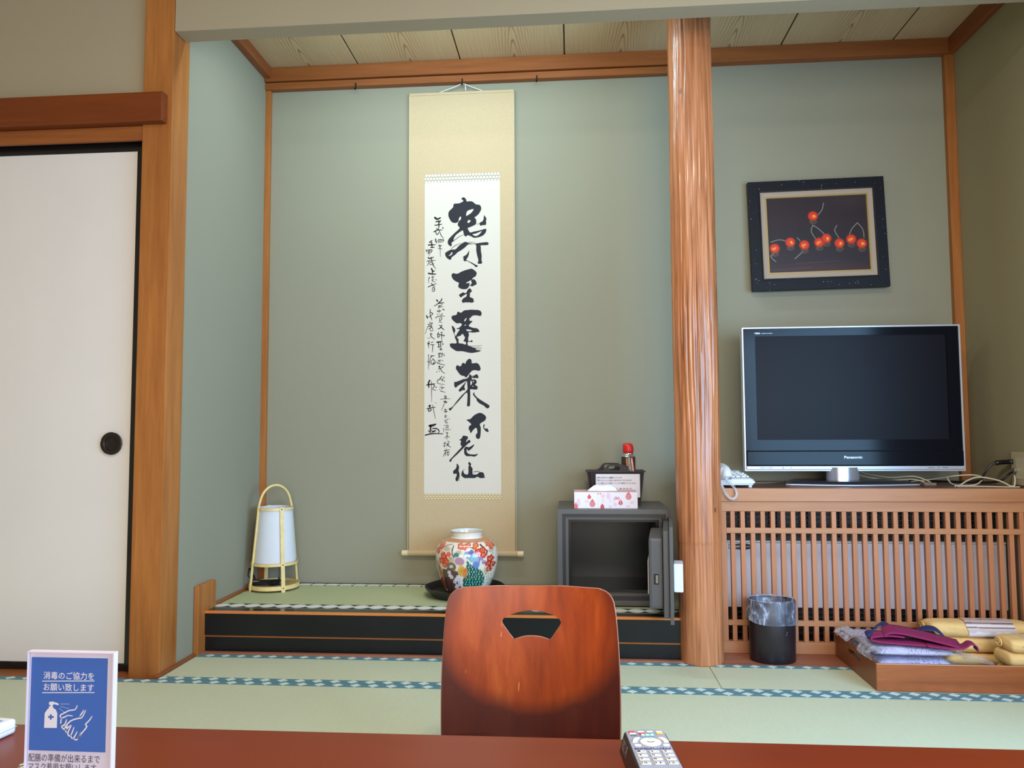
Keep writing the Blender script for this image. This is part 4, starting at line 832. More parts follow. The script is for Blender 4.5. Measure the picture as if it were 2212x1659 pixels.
bm = B(); lathe(bm, [(.0185, .6885), (.0205, .692), (.0212, .700), (.0205, .712), (.0175, .722), (.011, .7265), (.001, .7275)], .2150, 3.030, 40,
      fn=lambda r, z, a, i: (r*(1+(.22 if math.cos(a-PI) > .72 and z > .712 else 0)-(.18 if math.cos(a-PI) > .8 and .70 < z < .712 else 0)), z)); obj('cap', bm, plain('red_plastic', rgb(206, 34, 28), .4), sp, smooth=True)

# ---------------------------------------------------------------- framed painting
pc = thing('framed_painting', 'dark framed still-life painting of red cherries above the television', 'painting', (.996, 3.140, 1.570), (math.radians(-1.6), math.radians(-.95), 0))
bm = B(); frame(bm, .7275, 1.2665, 1.3435, 1.7965, .046, 3.118, 3.142); bmesh.ops.recalc_face_normals(bm, faces=bm.faces)
t = NT('speckled_black_frame'); nz = t.n('ShaderNodeTexVoronoi', Vector=t.obj((1, 1, 1)), Scale=95.0); sp2 = t.math('LESS_THAN', nz.outputs[0], .11); gt = t.math('GREATER_THAN', t.noise(t.obj(), 60, 1), .55)
t.set(Base_Color=t.mix(t.math('MULTIPLY', sp2, gt), rgb(14, 17, 28), rgb(190, 196, 200)), Roughness=.5, Specular_IOR_Level=.25); wv = t.n('ShaderNodeTexWave', {'bands_direction': 'DIAGONAL'}, Vector=t.obj(), Scale=60.0); t.bump(wv.outputs[1], .4, .001)
obj('frame', bm, t.m, pc)
bm = B(); frame(bm, .7695, 1.2245, 1.3855, 1.7545, .004, 3.112, 3.119); bmesh.ops.recalc_face_normals(bm, faces=bm.faces); obj('frame_lip', bm, m_black, pc)
bm = B(); frame(bm, .7735, 1.2205, 1.3895, 1.7505, .0195, 3.120, 3.126); bmesh.ops.recalc_face_normals(bm, faces=bm.faces); obj('mount', bm, plain('linen_mount', rgb(172, 154, 138), .85), pc)
bm = B(); frame(bm, .7930, 1.2010, 1.4090, 1.7310, .006, 3.119, 3.128); bmesh.ops.recalc_face_normals(bm, faces=bm.faces); obj('gold_slip', bm, plain('gold_slip', rgb(180, 150, 96), .35, metal=.3), pc)
def cherries(u, v):
    U = 218+u*484; V = 196+v*366; p = Paint(U, V, rgb(38, 26, 36)); S = p.soft
    S(ell(U, V, 460, 550, 330, 40), rgb(64, 34, 38), .8, .8); S(ell(U, V, 620, 220, 160, 60), rgb(58, 44, 52), .9, .6); S(ell(U, V, 450, 400, 300, 70), rgb(26, 26, 36), .8, .6)
    st = rgb(150, 150, 140)
    for L in ([(468, 285), (488, 262), (498, 228)], [(440, 335), (431, 365), (450, 402)], [(440, 335), (465, 352), (494, 382)], [(556, 340), (544, 365), (562, 402)], [(655, 332), (628, 358), (612, 390)], [(655, 332), (678, 365), (682, 405)], [(303, 405), (270, 400), (232, 410)], [(362, 393), (374, 408)], [(240, 468), (230, 482), (252, 506)], [(382, 465), (345, 495)], [(262, 452), (228, 478)]):
        q = [(a.x, a.y) for a in crom([(x, y, 0) for x, y in L], 6)]; S(seg(U, V, q, 4.2), st, .5, .85)
    for x, y in ((443, 290), (250, 441), (327, 414), (394, 430), (466, 420), (502, 402), (563, 428), (620, 410), (669, 433)):
        S(ell(U, V, x, y+28, 22, 15), rgb(104, 88, 76), .4, .6); S(ell(U, V, x+3, y+30, 13, 7), rgb(56, 40, 44), .4, .7)
    for k, (x, y) in enumerate(((443, 290), (250, 441), (327, 414), (394, 430), (502, 402), (466, 420), (563, 428), (620, 410), (669, 433))):
        S(ell(U, V, x, y, 26, 25), rgb(176, 34, 22), .12); S(ell(U, V, x, y, 22, 21), rgb(222, 56, 28), .3); S(ell(U, V, x+(-6 if k % 2 else 6), y+3, 12, 8, .4*k), rgb(240, 150, 40), .6, .95); S(ell(U, V, x+4, y-2, 5, 4), rgb(250, 206, 90), .6)
    for L in ([(350, 520), (560, 512)], [(230, 548), (420, 540)]): S(seg(U, V, L, 7), rgb(84, 54, 60), .8, .5)
    return p.C
painted_panel('canvas', .7985, 1.1955, 1.4145, 1.7255, 3.1265, 300, 236, cherries, paint_mat('oil_paint', .4, bump=.2), pc)

# ---------------------------------------------------------------- television
tv = thing('television', 'flat widescreen television with silver bezel on the slatted cabinet', 'television', (1.046, 2.98, ZC))
m_sil = plain('silver_plastic', rgb(196, 198, 208), .3, metal=.35)
m_gloss = plain('gloss_black', rgb(12, 15, 25), .14, spec=.18)
obj('housing', box(B(), .660, 1.433, 2.958, 3.050, .650, 1.150, .02, 3), m_bplas, tv)
bm = B(); frame(bm, .6455, 1.4470, .6205, 1.1685, .0065, 2.944, 2.975, wt=.0065); bmesh.ops.recalc_face_normals(bm, faces=bm.faces); bmesh.ops.bevel(bm, geom=bm.edges[:], offset=.0012, segments=1, affect='EDGES'); obj('silver_rim', bm, m_sil, tv)
bm = B(); frame(bm, .6525, 1.4400, .6990, 1.1615, .043, 2.9475, 2.970, wt=.0285)
for v in bm.verts:
    if abs(v.co.z-.7275) < .002: v.co.z = .7385
bmesh.ops.recalc_face_normals(bm, faces=bm.faces); obj('bezel', bm, m_gloss, tv)
obj('screen', box(B(), .694, 1.398, 2.953, 2.956, .737, 1.134), plain('screen_glass', rgb(22, 22, 30), .36, spec=.10), tv)
bm = B(); box(bm, .6525, 1.4400, 2.9400, 2.970, .6405, .6980, .004, 2); obj('speaker_panel', bm, m_gloss, tv)
bm = B(); box(bm, .6525, 1.4400, 2.9415, 2.972, .6275, .6400, .001, 1); obj('control_strip', bm, m_sil, tv)
bm = text_fit('Panasonic', .0660, .0098, .022); upright(bm, 1.010, 2.9397, .6680); obj('lettering', bm, m_sil, tv, label='maker name in silver')
bm = text_fit('VIERA', .0230, .0062, .02); upright(bm, .6935, 2.9472, 1.1420); obj('lettering', bm, m_sil, tv)
bm = text_fit('DIGITAL HI-VISION', .040, .0026, .02); upright(bm, .7210, 2.9472, 1.1432); obj('lettering', bm, m_sil, tv)
for s, w, x in (('POWER ▪ STANDBY', .050, .700), ('■', .004, .785), ('●', .004, .813), ('HDMI DIGITAL', .022, 1.312), ('SD', .007, 1.345), ('▼ SERIES', .020, 1.362)):
    bm = text_fit(s, w, .0032, .02); upright(bm, x, 2.9411, .6322); obj('lettering', bm, m_iron, tv)
bm = B(); lathe(bm, [(.0605, ZC+.014), (.0600, .635)], 1.011, 2.965, 40, sy=.62, cap1=True); obj('stand_neck', bm, plain('brushed_silver', rgb(190, 194, 212), .22, metal=.7), tv, smooth=True, autos=40)
bm = B(); L = [(.775, 2.870), (.90, 2.838), (1.011, 2.826), (1.122, 2.838), (1.247, 2.870), (1.195, 3.05), (.827, 3.05)]
vb = [bm.verts.new((x, y, ZC+.0005)) for x, y in L]; vm = [bm.verts.new((x, y, ZC+.006)) for x, y in L]; c = Vector((1.011, 2.96, 0))
vtp = [bm.verts.new((c.x+(x-c.x)*.86, c.y+(y-c.y)*.82, ZC+.0165)) for x, y in L]
for a, b in ((vb, vm), (vm, vtp)):
    for k in range(7): bm.faces.new((a[k], a[(k+1) % 7], b[(k+1) % 7], b[k]))
bm.faces.new(vb[::-1]); bm.faces.new(vtp); sb = obj('stand_base', bm, plain('stand_graphite', rgb(54, 56, 66), .2, metal=.2), tv)
bm = B(); tube(bm, [(x, y-.001, ZC+.0045) for x, y in L[:5]], .0034, 8, k=5); obj('stand_rim', bm, m_sil, sb, smooth=True)
obj('red_lamp', box(B(), .7065, .7090, 2.9405, 2.942, .6300, .6315), plain('red_lamp', rgb(236, 90, 90), .4, emit=.6), tv)

# ---------------------------------------------------------------- telephone
ph = thing('telephone', 'white corded telephone beside the round pillar, its coiled cord hanging over the shelf edge', 'telephone', (.545, 2.86, ZC), (0, 0, math.radians(4)))
m_tel = plain('telephone_white', rgb(218, 222, 230), .32)
def wedge(bm, x0, x1, y0, y1, z0, zf, zb, bev):
    vs = [bm.verts.new(p) for p in ((x0, y0, z0), (x1, y0, z0), (x1, y1, z0), (x0, y1, z0), (x0, y0, zf), (x1, y0, zf), (x1, y1, zb), (x0, y1, zb))]
    for f in ((3, 2, 1, 0), (0, 1, 5, 4), (1, 2, 6, 5), (2, 3, 7, 6), (3, 0, 4, 7), (4, 5, 6, 7)): bm.faces.new([vs[i] for i in f])
    bmesh.ops.bevel(bm, geom=bm.edges[:], offset=bev, segments=2, affect='EDGES'); return bm
obj('base', wedge(B(), .455, .640, 2.775, 2.965, ZC+.009, ZC+.028, ZC+.052, .006), m_tel, ph)
obj('keypad_plate', wedge(B(), .556, .632, 2.788, 2.955, ZC+.020, ZC+.0315, ZC+.0535, .002), plain('telephone_plate', rgb(196, 200, 212), .4), ph)
for r in range(4):
    for c in range(3):
        x = .562+c*.020; y = 2.812+r*.026; z = ZC+.0345+(y-2.788)*.132
        obj('key', wedge(B(), x, x+.015, y, y+.016, z-.003, z+.002, z+.004, .0012), m_tel, ph)
for r in range(3):
    x = .620; y = 2.815+r*.028; z = ZC+.0345+(y-2.788)*.132; obj('key', wedge(B(), x, x+.009, y, y+.010, z-.003, z+.0015, z+.003, .001), m_tel, ph)
bm = B(); tube(bm, [(.535, 2.763, ZC+.038), (.535, 2.772, ZC+.058), (.534, 2.81, ZC+.070), (.532, 2.87, ZC+.073), (.530, 2.93, ZC+.071), (.530, 2.962, ZC+.060), (.530, 2.966, ZC+.046)], lambda t: .0195-.006*math.sin(PI*t)**2, 16)
h1 = obj('handset', bm, m_tel, ph, smooth=True)
bm = B(); bmesh.ops.create_uvsphere(bm, u_segments=24, v_segments=14, radius=1.0)
for v in bm.verts: v.co = Vector((.531+v.co.x*.0235, 2.776+v.co.y*.018, ZC+.050+v.co.z*.027*(1 if v.co.z > 0 else .8)))
obj('mouthpiece', bm, m_tel, h1, smooth=True)
for x in (.470, .625):
    for y in (2.79, 2.95): bm = B(); lathe(bm, [(.007, ZC+.0005), (.007, ZC+.011)], x, y, 12, cap1=True); obj('foot', bm, m_tel, ph)
core = crom([(.531, 2.760, ZC+.032), (.540, 2.745, ZC+.020), (.5525, 2.732, ZC+.004), (.5585, 2.726, ZC-.018), (.549, 2.724, ZC-.034), (.533, 2.724, ZC-.033), (.520, 2.728, ZC-.016), (.513, 2.742, ZC+.006), (.508, 2.760, ZC+.013)], 26)
pts = []; prev = Vector((0, 1, 0)); turns = 34
for i, p in enumerate(core):
    d = (core[min(i+1, len(core)-1)]-core[max(i-1, 0)]).normalized(); u = (prev-d*prev.dot(d)).normalized(); prev = u; w = d.cross(u); a = 2*PI*turns*i/(len(core)-1)
    pts.append(p+(u*math.cos(a)+w*math.sin(a))*.0042)
bm = B(); tube(bm, crom(pts, 3), .0013, 5, k=1); obj('coiled_cord', bm, plain('cord_white', rgb(228, 226, 232), .4), ph, smooth=True)

# ---------------------------------------------------------------- cables and sockets
m_cabw = plain('cream_cable', rgb(206, 196, 172), .5); m_cabg = plain('grey_cable', rgb(128, 124, 112), .5)
def cable(name, lab, pts, r, m, cat='cable'):
    bm = B(); tube(bm, pts, r, 7, k=7); return tag(obj(name, bm, m, smooth=True), lab, cat)
z = ZC+.0028
cable('telephone_cable', 'thin grey telephone line running from the telephone to behind the television stand', [(.634, 2.972, z+.004), (.70, 2.985, z), (.76, 3.0, z+.001), (.84, 3.07, z+.001), (.90, 3.10, z)], .0020, m_cabg)
cable('aerial_cable', 'pair of thin pale wires dropping behind the television to the shelf right of its stand', [(1.085, 3.075, .615), (1.10, 3.078, .605), (1.135, 3.05, .592), (1.20, 3.0, .584), (1.255, 2.94, .590), (1.295, 2.90, z+.004), (1.31, 2.94, z)], .0019, m_cabw)
cable('signal_cable', 'second thin pale wire behind the television crossing to the clear plug', [(1.115, 3.08, .618), (1.135, 3.078, .605), (1.20, 3.01, .594), (1.27, 2.96, .600), (1.315, 2.915, z+.003), (1.30, 2.885, z)], .0019, m_cabw)
tag(obj('clear_plug', box(B(), 1.262, 1.305, 2.865, 2.905, ZC+.0005, ZC+.012, .002, 1), plain('clear_plug', rgb(140, 120, 104), .2, alpha=.7)), 'small clear plug block where two pale wires end right of the television stand', 'plug')
cable('looped_cable', 'cream cable curled in a loop under the right corner of the television', [(1.30, 3.07, z), (1.36, 3.02, .586), (1.42, 2.96, .603), (1.475, 2.935, .606), (1.485, 2.91, .596), (1.44, 2.865, z+.003), (1.385, 2.86, z), (1.372, 2.90, z+.004), (1.38, 2.95, .597)], .0028, m_cabw)
cable('arched_cable', 'cream cable arching over the shelf below the wall socket', [(1.345, 2.82, z), (1.372, 2.835, z+.004), (1.41, 2.86, .592), (1.455, 2.87, .603), (1.50, 2.83, .593), (1.525, 2.795, z+.001), (1.538, 2.80, .590), (1.548, 2.82, .612)], .0030, m_cabw)
cable('flat_cable', 'thin cream wire lying flat along the shelf front under the arched cable', [(1.35, 2.813, z), (1.40, 2.822, z), (1.46, 2.806, z), (1.50, 2.790, z), (1.545, 2.785, z)], .0022, m_cabw)
cable('power_cord', 'black power cord rising from behind the television to the wall plug', [(1.30, 3.08, z+.002), (1.40, 2.99, .579), (1.466, 2.905, .588), (1.481, 2.885, .615), (1.500, 2.880, .645), (1.520, 2.875, .654)], .0038, m_bplas, 'cord')
cable('coaxial_cord', 'thick black cord curving from the shelf to the lower wall connector', [(1.36, 3.05, .578), (1.43, 2.95, .580), (1.485, 2.87, .584), (1.515, 2.84, .594), (1.535, 2.83, .615), (1.546, 2.815, .628)], .0042, m_bplas, 'cord')
so = thing('wall_socket', 'beige wall socket plate with plugs on the right wall above the shelf', 'socket', (XR, 2.80, .636))
obj('plate', box(B(), XR-.008, XR-.0005, 2.725, 2.845, .578, .695, .003, 2), plain('beige_plate', rgb(186, 172, 144), .45), so)
obj('face', box(B(), XR-.0095, XR-.0078, 2.755, 2.815, .600, .675, .001, 1), plain('beige_face', rgb(196, 184, 158), .4), so)
bm = B(); tube(bm, [(1.515, 2.876, .653), (1.530, 2.868, .656), (1.552, 2.83, .660)], .0085, 8, k=3); obj('black_plug', bm, m_bplas, so, smooth=True)
bm = B(); xcyl(bm, 1.538, 1.551, 2.808, .632, .0075, 12); obj('connector', bm, plain('connector_chrome', rgb(200, 196, 190), .2, metal=.9), so)

# ---------------------------------------------------------------- waste bin
BX, BYc = .6635, 2.674
wb = thing('waste_bin', 'oval dark brown waste bin lined with a clear plastic bag, in front of the slats', 'waste bin', (BX, BYc, 0))
m_bin = plain('bin_brown', rgb(34, 27, 32), .38)
bm = B(); lathe(bm, [(.072, .0015), (.0745, .004), (.0768, .100), (.0790, .201), (.0775, .2025), (.0755, .200), (.0725, .010), (.001, .008)], BX, BYc, 72, sy=.79); obj('drum', bm, m_bin, wb, smooth=True, autos=40)
t = NT('clear_film'); nz = t.noise(t.obj((1, 1, .6)), 26, 3, .55, 1.2); nz2 = t.noise(t.obj((1, 1, .3)), 60, 3, .6, .8)
t.set(Base_Color=rgb(186, 196, 226), Roughness=.10, Specular_IOR_Level=1.0, Alpha=t.ramp(t.math('ADD', t.math('MULTIPLY', nz, .5), t.math('MULTIPLY', nz2, .5)), [(.42, (.10, .10, .10)), (.54, (.26, .26, .26)), (.62, (.85, .85, .85))]))  # opaque pale noise patches paint white highlights into the film
t.bump(nz2, 1.0, .006); m_film = t.m
def film(r, z, a, i):
    f = math.cos(a+PI/2)  # towards the room
    w = noise.noise(Vector((math.cos(a)*3.5, math.sin(a)*3.5, z*25)))
    rr = r+w*.0035*(1 if i > 0 else .5)+.0018*math.sin(13*a+z*60)*(1 if i in (1, 2, 3) else .4)
    zz = z
    if i <= 2: zz = z-.012*math.cos(a+.3)-.006*math.sin(2*a)-(.004*w if i else 0)
    return rr, zz
bm = B(); lathe(bm, [(.0842, .132), (.0848, .140), (.0835, .155), (.0825, .172), (.0818, .190), (.0812, .204), (.0795, .2078), (.0770, .2065), (.0740, .198), (.068, .178), (.060, .165), (.045, .15), (.030, .12), (.02, .06)], BX, BYc, 110, sy=.80, cap0=False, fn=film)
obj('bin_liner', bm, m_film, wb, smooth=True)
for x, zz in ((.6985, .105), (.6965, .098)):
    bm = B(); bmesh.ops.create_icosphere(bm, subdivisions=1, radius=.0011); yy = BYc-.79*.0768*math.sqrt(1-((x-BX)/.0768)**2)
    bmesh.ops.translate(bm, verts=bm.verts, vec=(x, yy, zz)); obj('white_fleck', bm, m_white, wb)

# ---------------------------------------------------------------- wooden tray with robes, belts and towels
m_tray = wood('tray_wood', rgb(120, 58, 26), rgb(182, 104, 54), 'x', 15, .33, coat=.25); m_trayd = wood('tray_wood_side', rgb(110, 60, 34), rgb(146, 86, 50), 'y', 16, .35)
TX0, TX1, TY0, TY1, TZ = .8905, 1.500, 2.3795, 2.738, .0805
tr = thing('clothes_tray', 'shallow brown wooden tray holding robes, belts and towels on the tatami', 'tray', ((TX0+TX1)/2, (TY0+TY1)/2, 0))
obj('front_board', box(B(), TX0, TX1, TY0, TY0+.010, .0015, TZ, .0015, 2), m_tray, tr)
obj('rear_board', box(B(), TX0, TX1, TY1-.010, TY1, .0015, TZ, .0015, 2), m_tray, tr)
obj('right_board', box(B(), TX1-.010, TX1, TY0+.0102, TY1-.0102, .0015, TZ, .0012, 1), m_trayd, tr)
bm = B(); outl = [(TY0+.0102, .0015), (TY1-.0102, .0015), (TY1-.0102, TZ), (TY0+.0102, TZ)]; hole = [(p.x, p.y) for p in crom([(2.512, .046), (2.506, .0545), (2.512, .063), (2.606, .063), (2.612, .0545), (2.606, .046)][:0] or [(2.512, .047, 0), (2.507, .055, 0), (2.512, .063, 0), (2.605, .063, 0), (2.611, .055, 0), (2.605, .047, 0)], 3, True)]
poly(bm, outl, [hole], lambda a, b: Vector((TX0, a, b))); bmesh.ops.solidify(bm, geom=bm.faces[:], thickness=-.010); bmesh.ops.recalc_face_normals(bm, faces=bm.faces)
if min(v.co.x for v in bm.verts) < TX0-.001: bmesh.ops.translate(bm, verts=bm.verts, vec=(.010, 0, 0))
obj('left_board', bm, m_trayd, tr)
obj('base_board', box(B(), TX0+.006, TX1-.006, TY0+.006, TY1-.006, .0016, .0075), plain('tray_base', rgb(60, 44, 32), .6), tr)
obj('worn_edge', box(B(), TX0+.001, TX1-.001, TY0+.0004, TY0+.0016, TZ-.0012, TZ+.0003), plain('worn_edge', rgb(222, 182, 150), .6), tr)

def yukata_mat():
    t = NT('printed_cotton'); v = t.obj(); vo = t.n('ShaderNodeTexVoronoi', Vector=v, Scale=190.0); a = t.math('LESS_THAN', vo.outputs[0], .34)
    bands = t.math('GREATER_THAN', t.noise(t.obj((1, .2, .2)), 22, 1), .52)
    f = t.math('MULTIPLY', a, t.math('MULTIPLY_ADD', bands, .75, .2)); t.set(Base_Color=t.mix(f, rgb(196, 192, 224), rgb(96, 82, 142)), Roughness=.8); t.bump(t.noise(v, 50, 3), .4, .003); return t.m
m_yuk = yukata_mat()
def slab(x0, x1, y0, y1, z0, z1, nx=34, ny=26, seed=0, amp=.004, p=5.0, pin=None):
    """soft folded cloth: closed superellipse slab with creases"""
    bm = B(); top = {}; bot = {}
    for i in range(nx+1):
        for j in range(ny+1):
            u = 2*i/nx-1; v = 2*j/ny-1; h = max(0, (1-abs(u)**p))**.5*max(0, (1-abs(v)**p))**.5
            x = (x0+x1)/2+u*(x1-x0)/2; y = (y0+y1)/2+v*(y1-y0)/2; zc = (z0+z1)/2; w = noise.noise(Vector((x*22, y*22, seed)))*amp+noise.noise(Vector((x*60, y*60, seed+3)))*amp*.4
            top[i, j] = bm.verts.new((x, y, zc+h*(z1-z0)/2+w*h)); bot[i, j] = top[i, j] if h == 0 else bm.verts.new((x, y, zc-h*(z1-z0)/2))
    for i in range(nx):
        for j in range(ny):
            q = [top[i, j], top[i+1, j], top[i+1, j+1], top[i, j+1]]; bm.faces.new(q)
            q = [bot[i, j+1], bot[i+1, j+1], bot[i+1, j], bot[i, j]]
            try: bm.faces.new(q)
            except ValueError: pass
    return bm
def shear(bm, zr, kx=0, ky=0):
    for v in bm.verts: v.co.x += kx*(v.co.z-zr); v.co.y += ky*(v.co.z-zr)
    return bm
t = NT('robe_wrap_film'); nz = t.noise(t.obj(), 34, 4, .6, 1.5); nz2 = t.noise(t.obj((1, .5, 1)), 80, 3, .6, 1.0)
t.set(Base_Color=rgb(222, 222, 238), Roughness=.12, Specular_IOR_Level=.9, Alpha=t.ramp(nz, [(.42, (.10, .10, .10)), (.66, (.42, .42, .42))]))
t.bump(t.math('ADD', nz, nz2), .9, .005); m_wrap = t.m
robes = [(.912, 1.140, 2.425, 2.690, .0085, .044), (.908, 1.145, 2.418, 2.700, .0480, .082), (.898, 1.150, 2.412, 2.690, .0860, .1155)]
rl = ['folded purple and white robe in film at the bottom of the stack in the tray', 'folded purple and white printed robe in clear film in the middle of the tray stack', 'topmost folded purple and white robe in clear film, under the belts']
for k, (a, b, c, d, e, f) in enumerate(robes):
    t0 = thing('folded_robe', rl[k], 'robe', ((a+b)/2, (c+d)/2, e), group='wrapped robes stacked in the tray')
    obj('robe', slab(a+.012, b-.012, c+.010, d-.010, e+.001, f-.001, seed=k), m_yuk, t0, smooth=True)
    bm = slab(a-.001, b+.004, c-.002, d+.003, e, f+.0004, 60, 44, seed=k+9, amp=.0035, p=3.0)
    obj('wrapper', bm, m_wrap, t0, smooth=True)
    if k == 2:  # loose corners of film spilling over the rim
        for path, wv in (([(.93, 2.46, .110), (.902, 2.47, .106), (.880, 2.455, .094), (.884, 2.44, .083)], (.01, .12, -.01)), ([(.92, 2.63, .112), (.885, 2.62, .108), (.858, 2.60, .104)], (.0, .12, .0))):
            bm = B(); ribbon(bm, path, wv, .0006, 14, fn=lambda s, q: .006*noise.noise(Vector((s*4, q*7, 3.3)))+.003*math.sin(q*19+s*5)); obj('film_corner', bm, m_wrap, t0, smooth=True)
        for path in ([(1.16, 2.44, .052), (1.22, 2.43, .040), (1.30, 2.42, .022)], [(1.17, 2.47, .086), (1.24, 2.475, .072), (1.275, 2.48, .058)]):
            bm = B(); ribbon(bm, path, (0, .07, .006), .0006, 12, fn=lambda s, q: .006*noise.noise(Vector((s*5, q*6, 8.3)))); obj('film_tail', bm, m_wrap, t0, smooth=True)
m_mag = plain('magenta_cloth', rgb(138, 26, 86), .75, var=.08, vscale=60, bump=.2, bscale=500); m_nav = plain('navy_cloth', rgb(24, 40, 104), .75, var=.08, vscale=60, bump=.2, bscale=500)
nb = thing('navy_belt', 'folded navy blue cloth belt peeking out from under the magenta belt', 'belt', (1.03, 2.55, .1185))
bm = B(); ribbon(bm, [(.920, 2.510, .1235), (.912, 2.512, .131), (.925, 2.515, .1375), (.98, 2.535, .130), (1.06, 2.56, .124), (1.15, 2.575, .122)], (.012, .052, .0), .0028, 5); obj('band', bm, m_nav, nb, smooth=True)
bm = B(); ribbon(bm, [(.955, 2.585, .122), (.975, 2.600, .135), (1.00, 2.610, .142), (1.02, 2.600, .130)], (.03, .05, .0), .0028, 5); obj('fold', bm, m_nav, nb, smooth=True)
bm = B(); ribbon(bm, [(1.09, 2.585, .120), (1.12, 2.585, .136), (1.152, 2.575, .135), (1.172, 2.555, .110), (1.175, 2.55, .100)], (.02, .055, .0), .0028, 5); obj('fold', bm, m_nav, nb, smooth=True)
mb = thing('magenta_belt', 'folded magenta cloth belt lying on top of the wrapped robes', 'belt', (1.03, 2.48, .1185))
bm = B(); ribbon(bm, [(1.125, 2.450, .1205), (1.04, 2.465, .122), (.955, 2.478, .124), (.918, 2.486, .129), (.926, 2.492, .1365), (.98, 2.500, .1385), (1.02, 2.497, .136)], (.022, .070, .0), .0032, 6); obj('lower_fold', bm, m_mag, mb, smooth=True)
bm = B(); ribbon(bm, [(.962, 2.510, .1395), (.985, 2.525, .1455), (1.02, 2.520, .1450), (1.07, 2.500, .1380), (1.12, 2.475, .130), (1.165, 2.450, .122)], (.030, .108, .0), .0032, 6); obj('upper_fold', bm, m_mag, mb, smooth=True)
bm = B(); ribbon(bm, [(1.06, 2.440, .123), (1.12, 2.425, .1205), (1.155, 2.415, .126), (1.172, 2.410, .138), (1.186, 2.405, .134), (1.188, 2.403, .120)], (.010, .046, .0), .0032, 5); obj('tail', bm, m_mag, mb, smooth=True)

m_tow = plain('yellow_towelling', rgb(236, 200, 138), .95, var=.06, vscale=40, bump=.6, bscale=420, spec=.1)
def towel(name, lab, x0, x1, yc, z0, h, d, seed):
    t0 = thing('bath_towel', lab, 'towel', ((x0+x1)/2, yc, z0), group='folded yellow towels in the tray')
    for k, (za, zb) in enumerate(((z0, z0+h*.53), (z0+h*.50, z0+h))):
        bm = B(); nx, nr = 40, 36; rings = []
        for i in range(nx+1):
            u = i/nx; x = x0+(x1-x0)*u+(.006*k); e = (1-abs(2*u-1)**9)**.5 if 0 < u < 1 else 0.02
            ring = []
            for q in range(nr):
                a = 2*PI*q/nr; c, s = math.cos(a), math.sin(a); sc2 = (abs(c)**3.2+abs(s)**3.2)**(-1/3.2)
                w = noise.noise(Vector((x*14, c*2+seed, s*2+k)))*.004
                ring.append(bm.verts.new((x, yc+(d/2*sc2*c*(.8+.2*e)+w*c), (za+zb)/2+((zb-za)/2*sc2*s*(.55+.45*e)+w*s*.5))))
            rings.append(ring)
        for a, b in zip(rings, rings[1:]):
            for q in range(nr): bm.faces.new((a[q], a[(q+1) % nr], b[(q+1) % nr], b[q]))
        bm.faces.new(rings[0][::-1]); bm.faces.new(rings[-1]); bmesh.ops.recalc_face_normals(bm, faces=bm.faces)
        o = obj('fold', bm, m_tow, t0, smooth=True)
        if k == 1:  # spiral of the rolled edge showing at the end
            bm = B(); sp3 = [(x0-.001, yc+.012+.022*(1-q/22)*math.cos(q*.62), (za+zb)/2+.015*(1-q/22)*math.sin(q*.62)) for q in range(20)]
            tube(bm, sp3, .0024, 6, k=3); obj('rolled_edge', bm, m_tow, o, smooth=True)
    return t0
t1 = towel('t', 'folded yellow towel in a printed clear wrapper behind the robes in the tray', 1.158, 1.480, 2.672, .046, .098, .100, 1.0)
t3 = thing('spare_towel', 'plain yellow towel lying flat beneath the wrapped towel', 'towel', (1.34, 2.66, .0085)); obj('cloth', slab(1.20, 1.480, 2.612, 2.722, .0078, .045, seed=5, amp=.003, p=6), m_tow, t3, smooth=True)
t2 = towel('t', 'yellow towel in clear film at the right front of the tray', 1.318, 1.486, 2.515, .0455, .088, .110, 4.0)
t4 = thing('spare_towel', 'plain yellow towel under the right front towel', 'towel', (1.40, 2.51, .0085)); obj('cloth', slab(1.330, 1.486, 2.455, 2.575, .0078, .045, seed=6, amp=.003, p=6), m_tow, t4, smooth=True)
def wrap_pt(u, v):
    p = Paint(u, v, rgb(222, 206, 206)); S = p.soft
    for y, c, w in ((.40, rgb(120, 108, 124), .06), (.58, rgb(120, 108, 124), .05), (.5, rgb(236, 226, 232), .05)): p.put(np.abs(v-y-.02*u) < w/2, c)
    p.put((np.abs(v-.14) < .035) & (u > .3) & (u < .8), rgb(150, 120, 110)); p.put(v > .80+.05*np.sin(u*22)*np.sin(u*9), rgb(240, 238, 250)); return p.C
u, v = np.meshgrid(np.linspace(0, 1, 120), np.linspace(0, 1, 60)); aa = PI*.58-v*PI*.76
xw = 1.272+.150*u+.004*np.sin(v*9); cw, sw = np.cos(aa), np.sin(aa); k2 = (np.abs(cw)**3.0+np.abs(sw)**3.0)**(-1/3.0)
yw = 2.672-.0535*k2*np.sin(PI/2-aa)*0-.0535*k2*cw*1.0; zw = .119+.0285*k2*sw
co = np.stack([xw, yw, zw], -1)-np.array(WL[t1.name]); i = np.arange(7200).reshape(60, 120); f = np.stack([i[:-1, :-1], i[1:, :-1], i[1:, 1:], i[:-1, 1:]], -1).reshape(-1, 4)
me = bpy.data.meshes.new('printed_wrapper'); me.from_pydata(co.reshape(-1, 3).tolist(), [], f.tolist()); paint_attr(me, wrap_pt(u, v)); [setattr(q, 'use_smooth', True) for q in me.polygons]; me.materials.append(paint_mat('glossy_print', .2, coat=.5))
o = bpy.data.objects.new('printed_wrapper', me); link(o); o.parent = t1
bm = slab(1.350, 1.488, 2.455, 2.575, .093, .1360, 30, 24, seed=21, amp=.003, p=3); obj('wrapper', bm, m_wrap, t2, smooth=True)

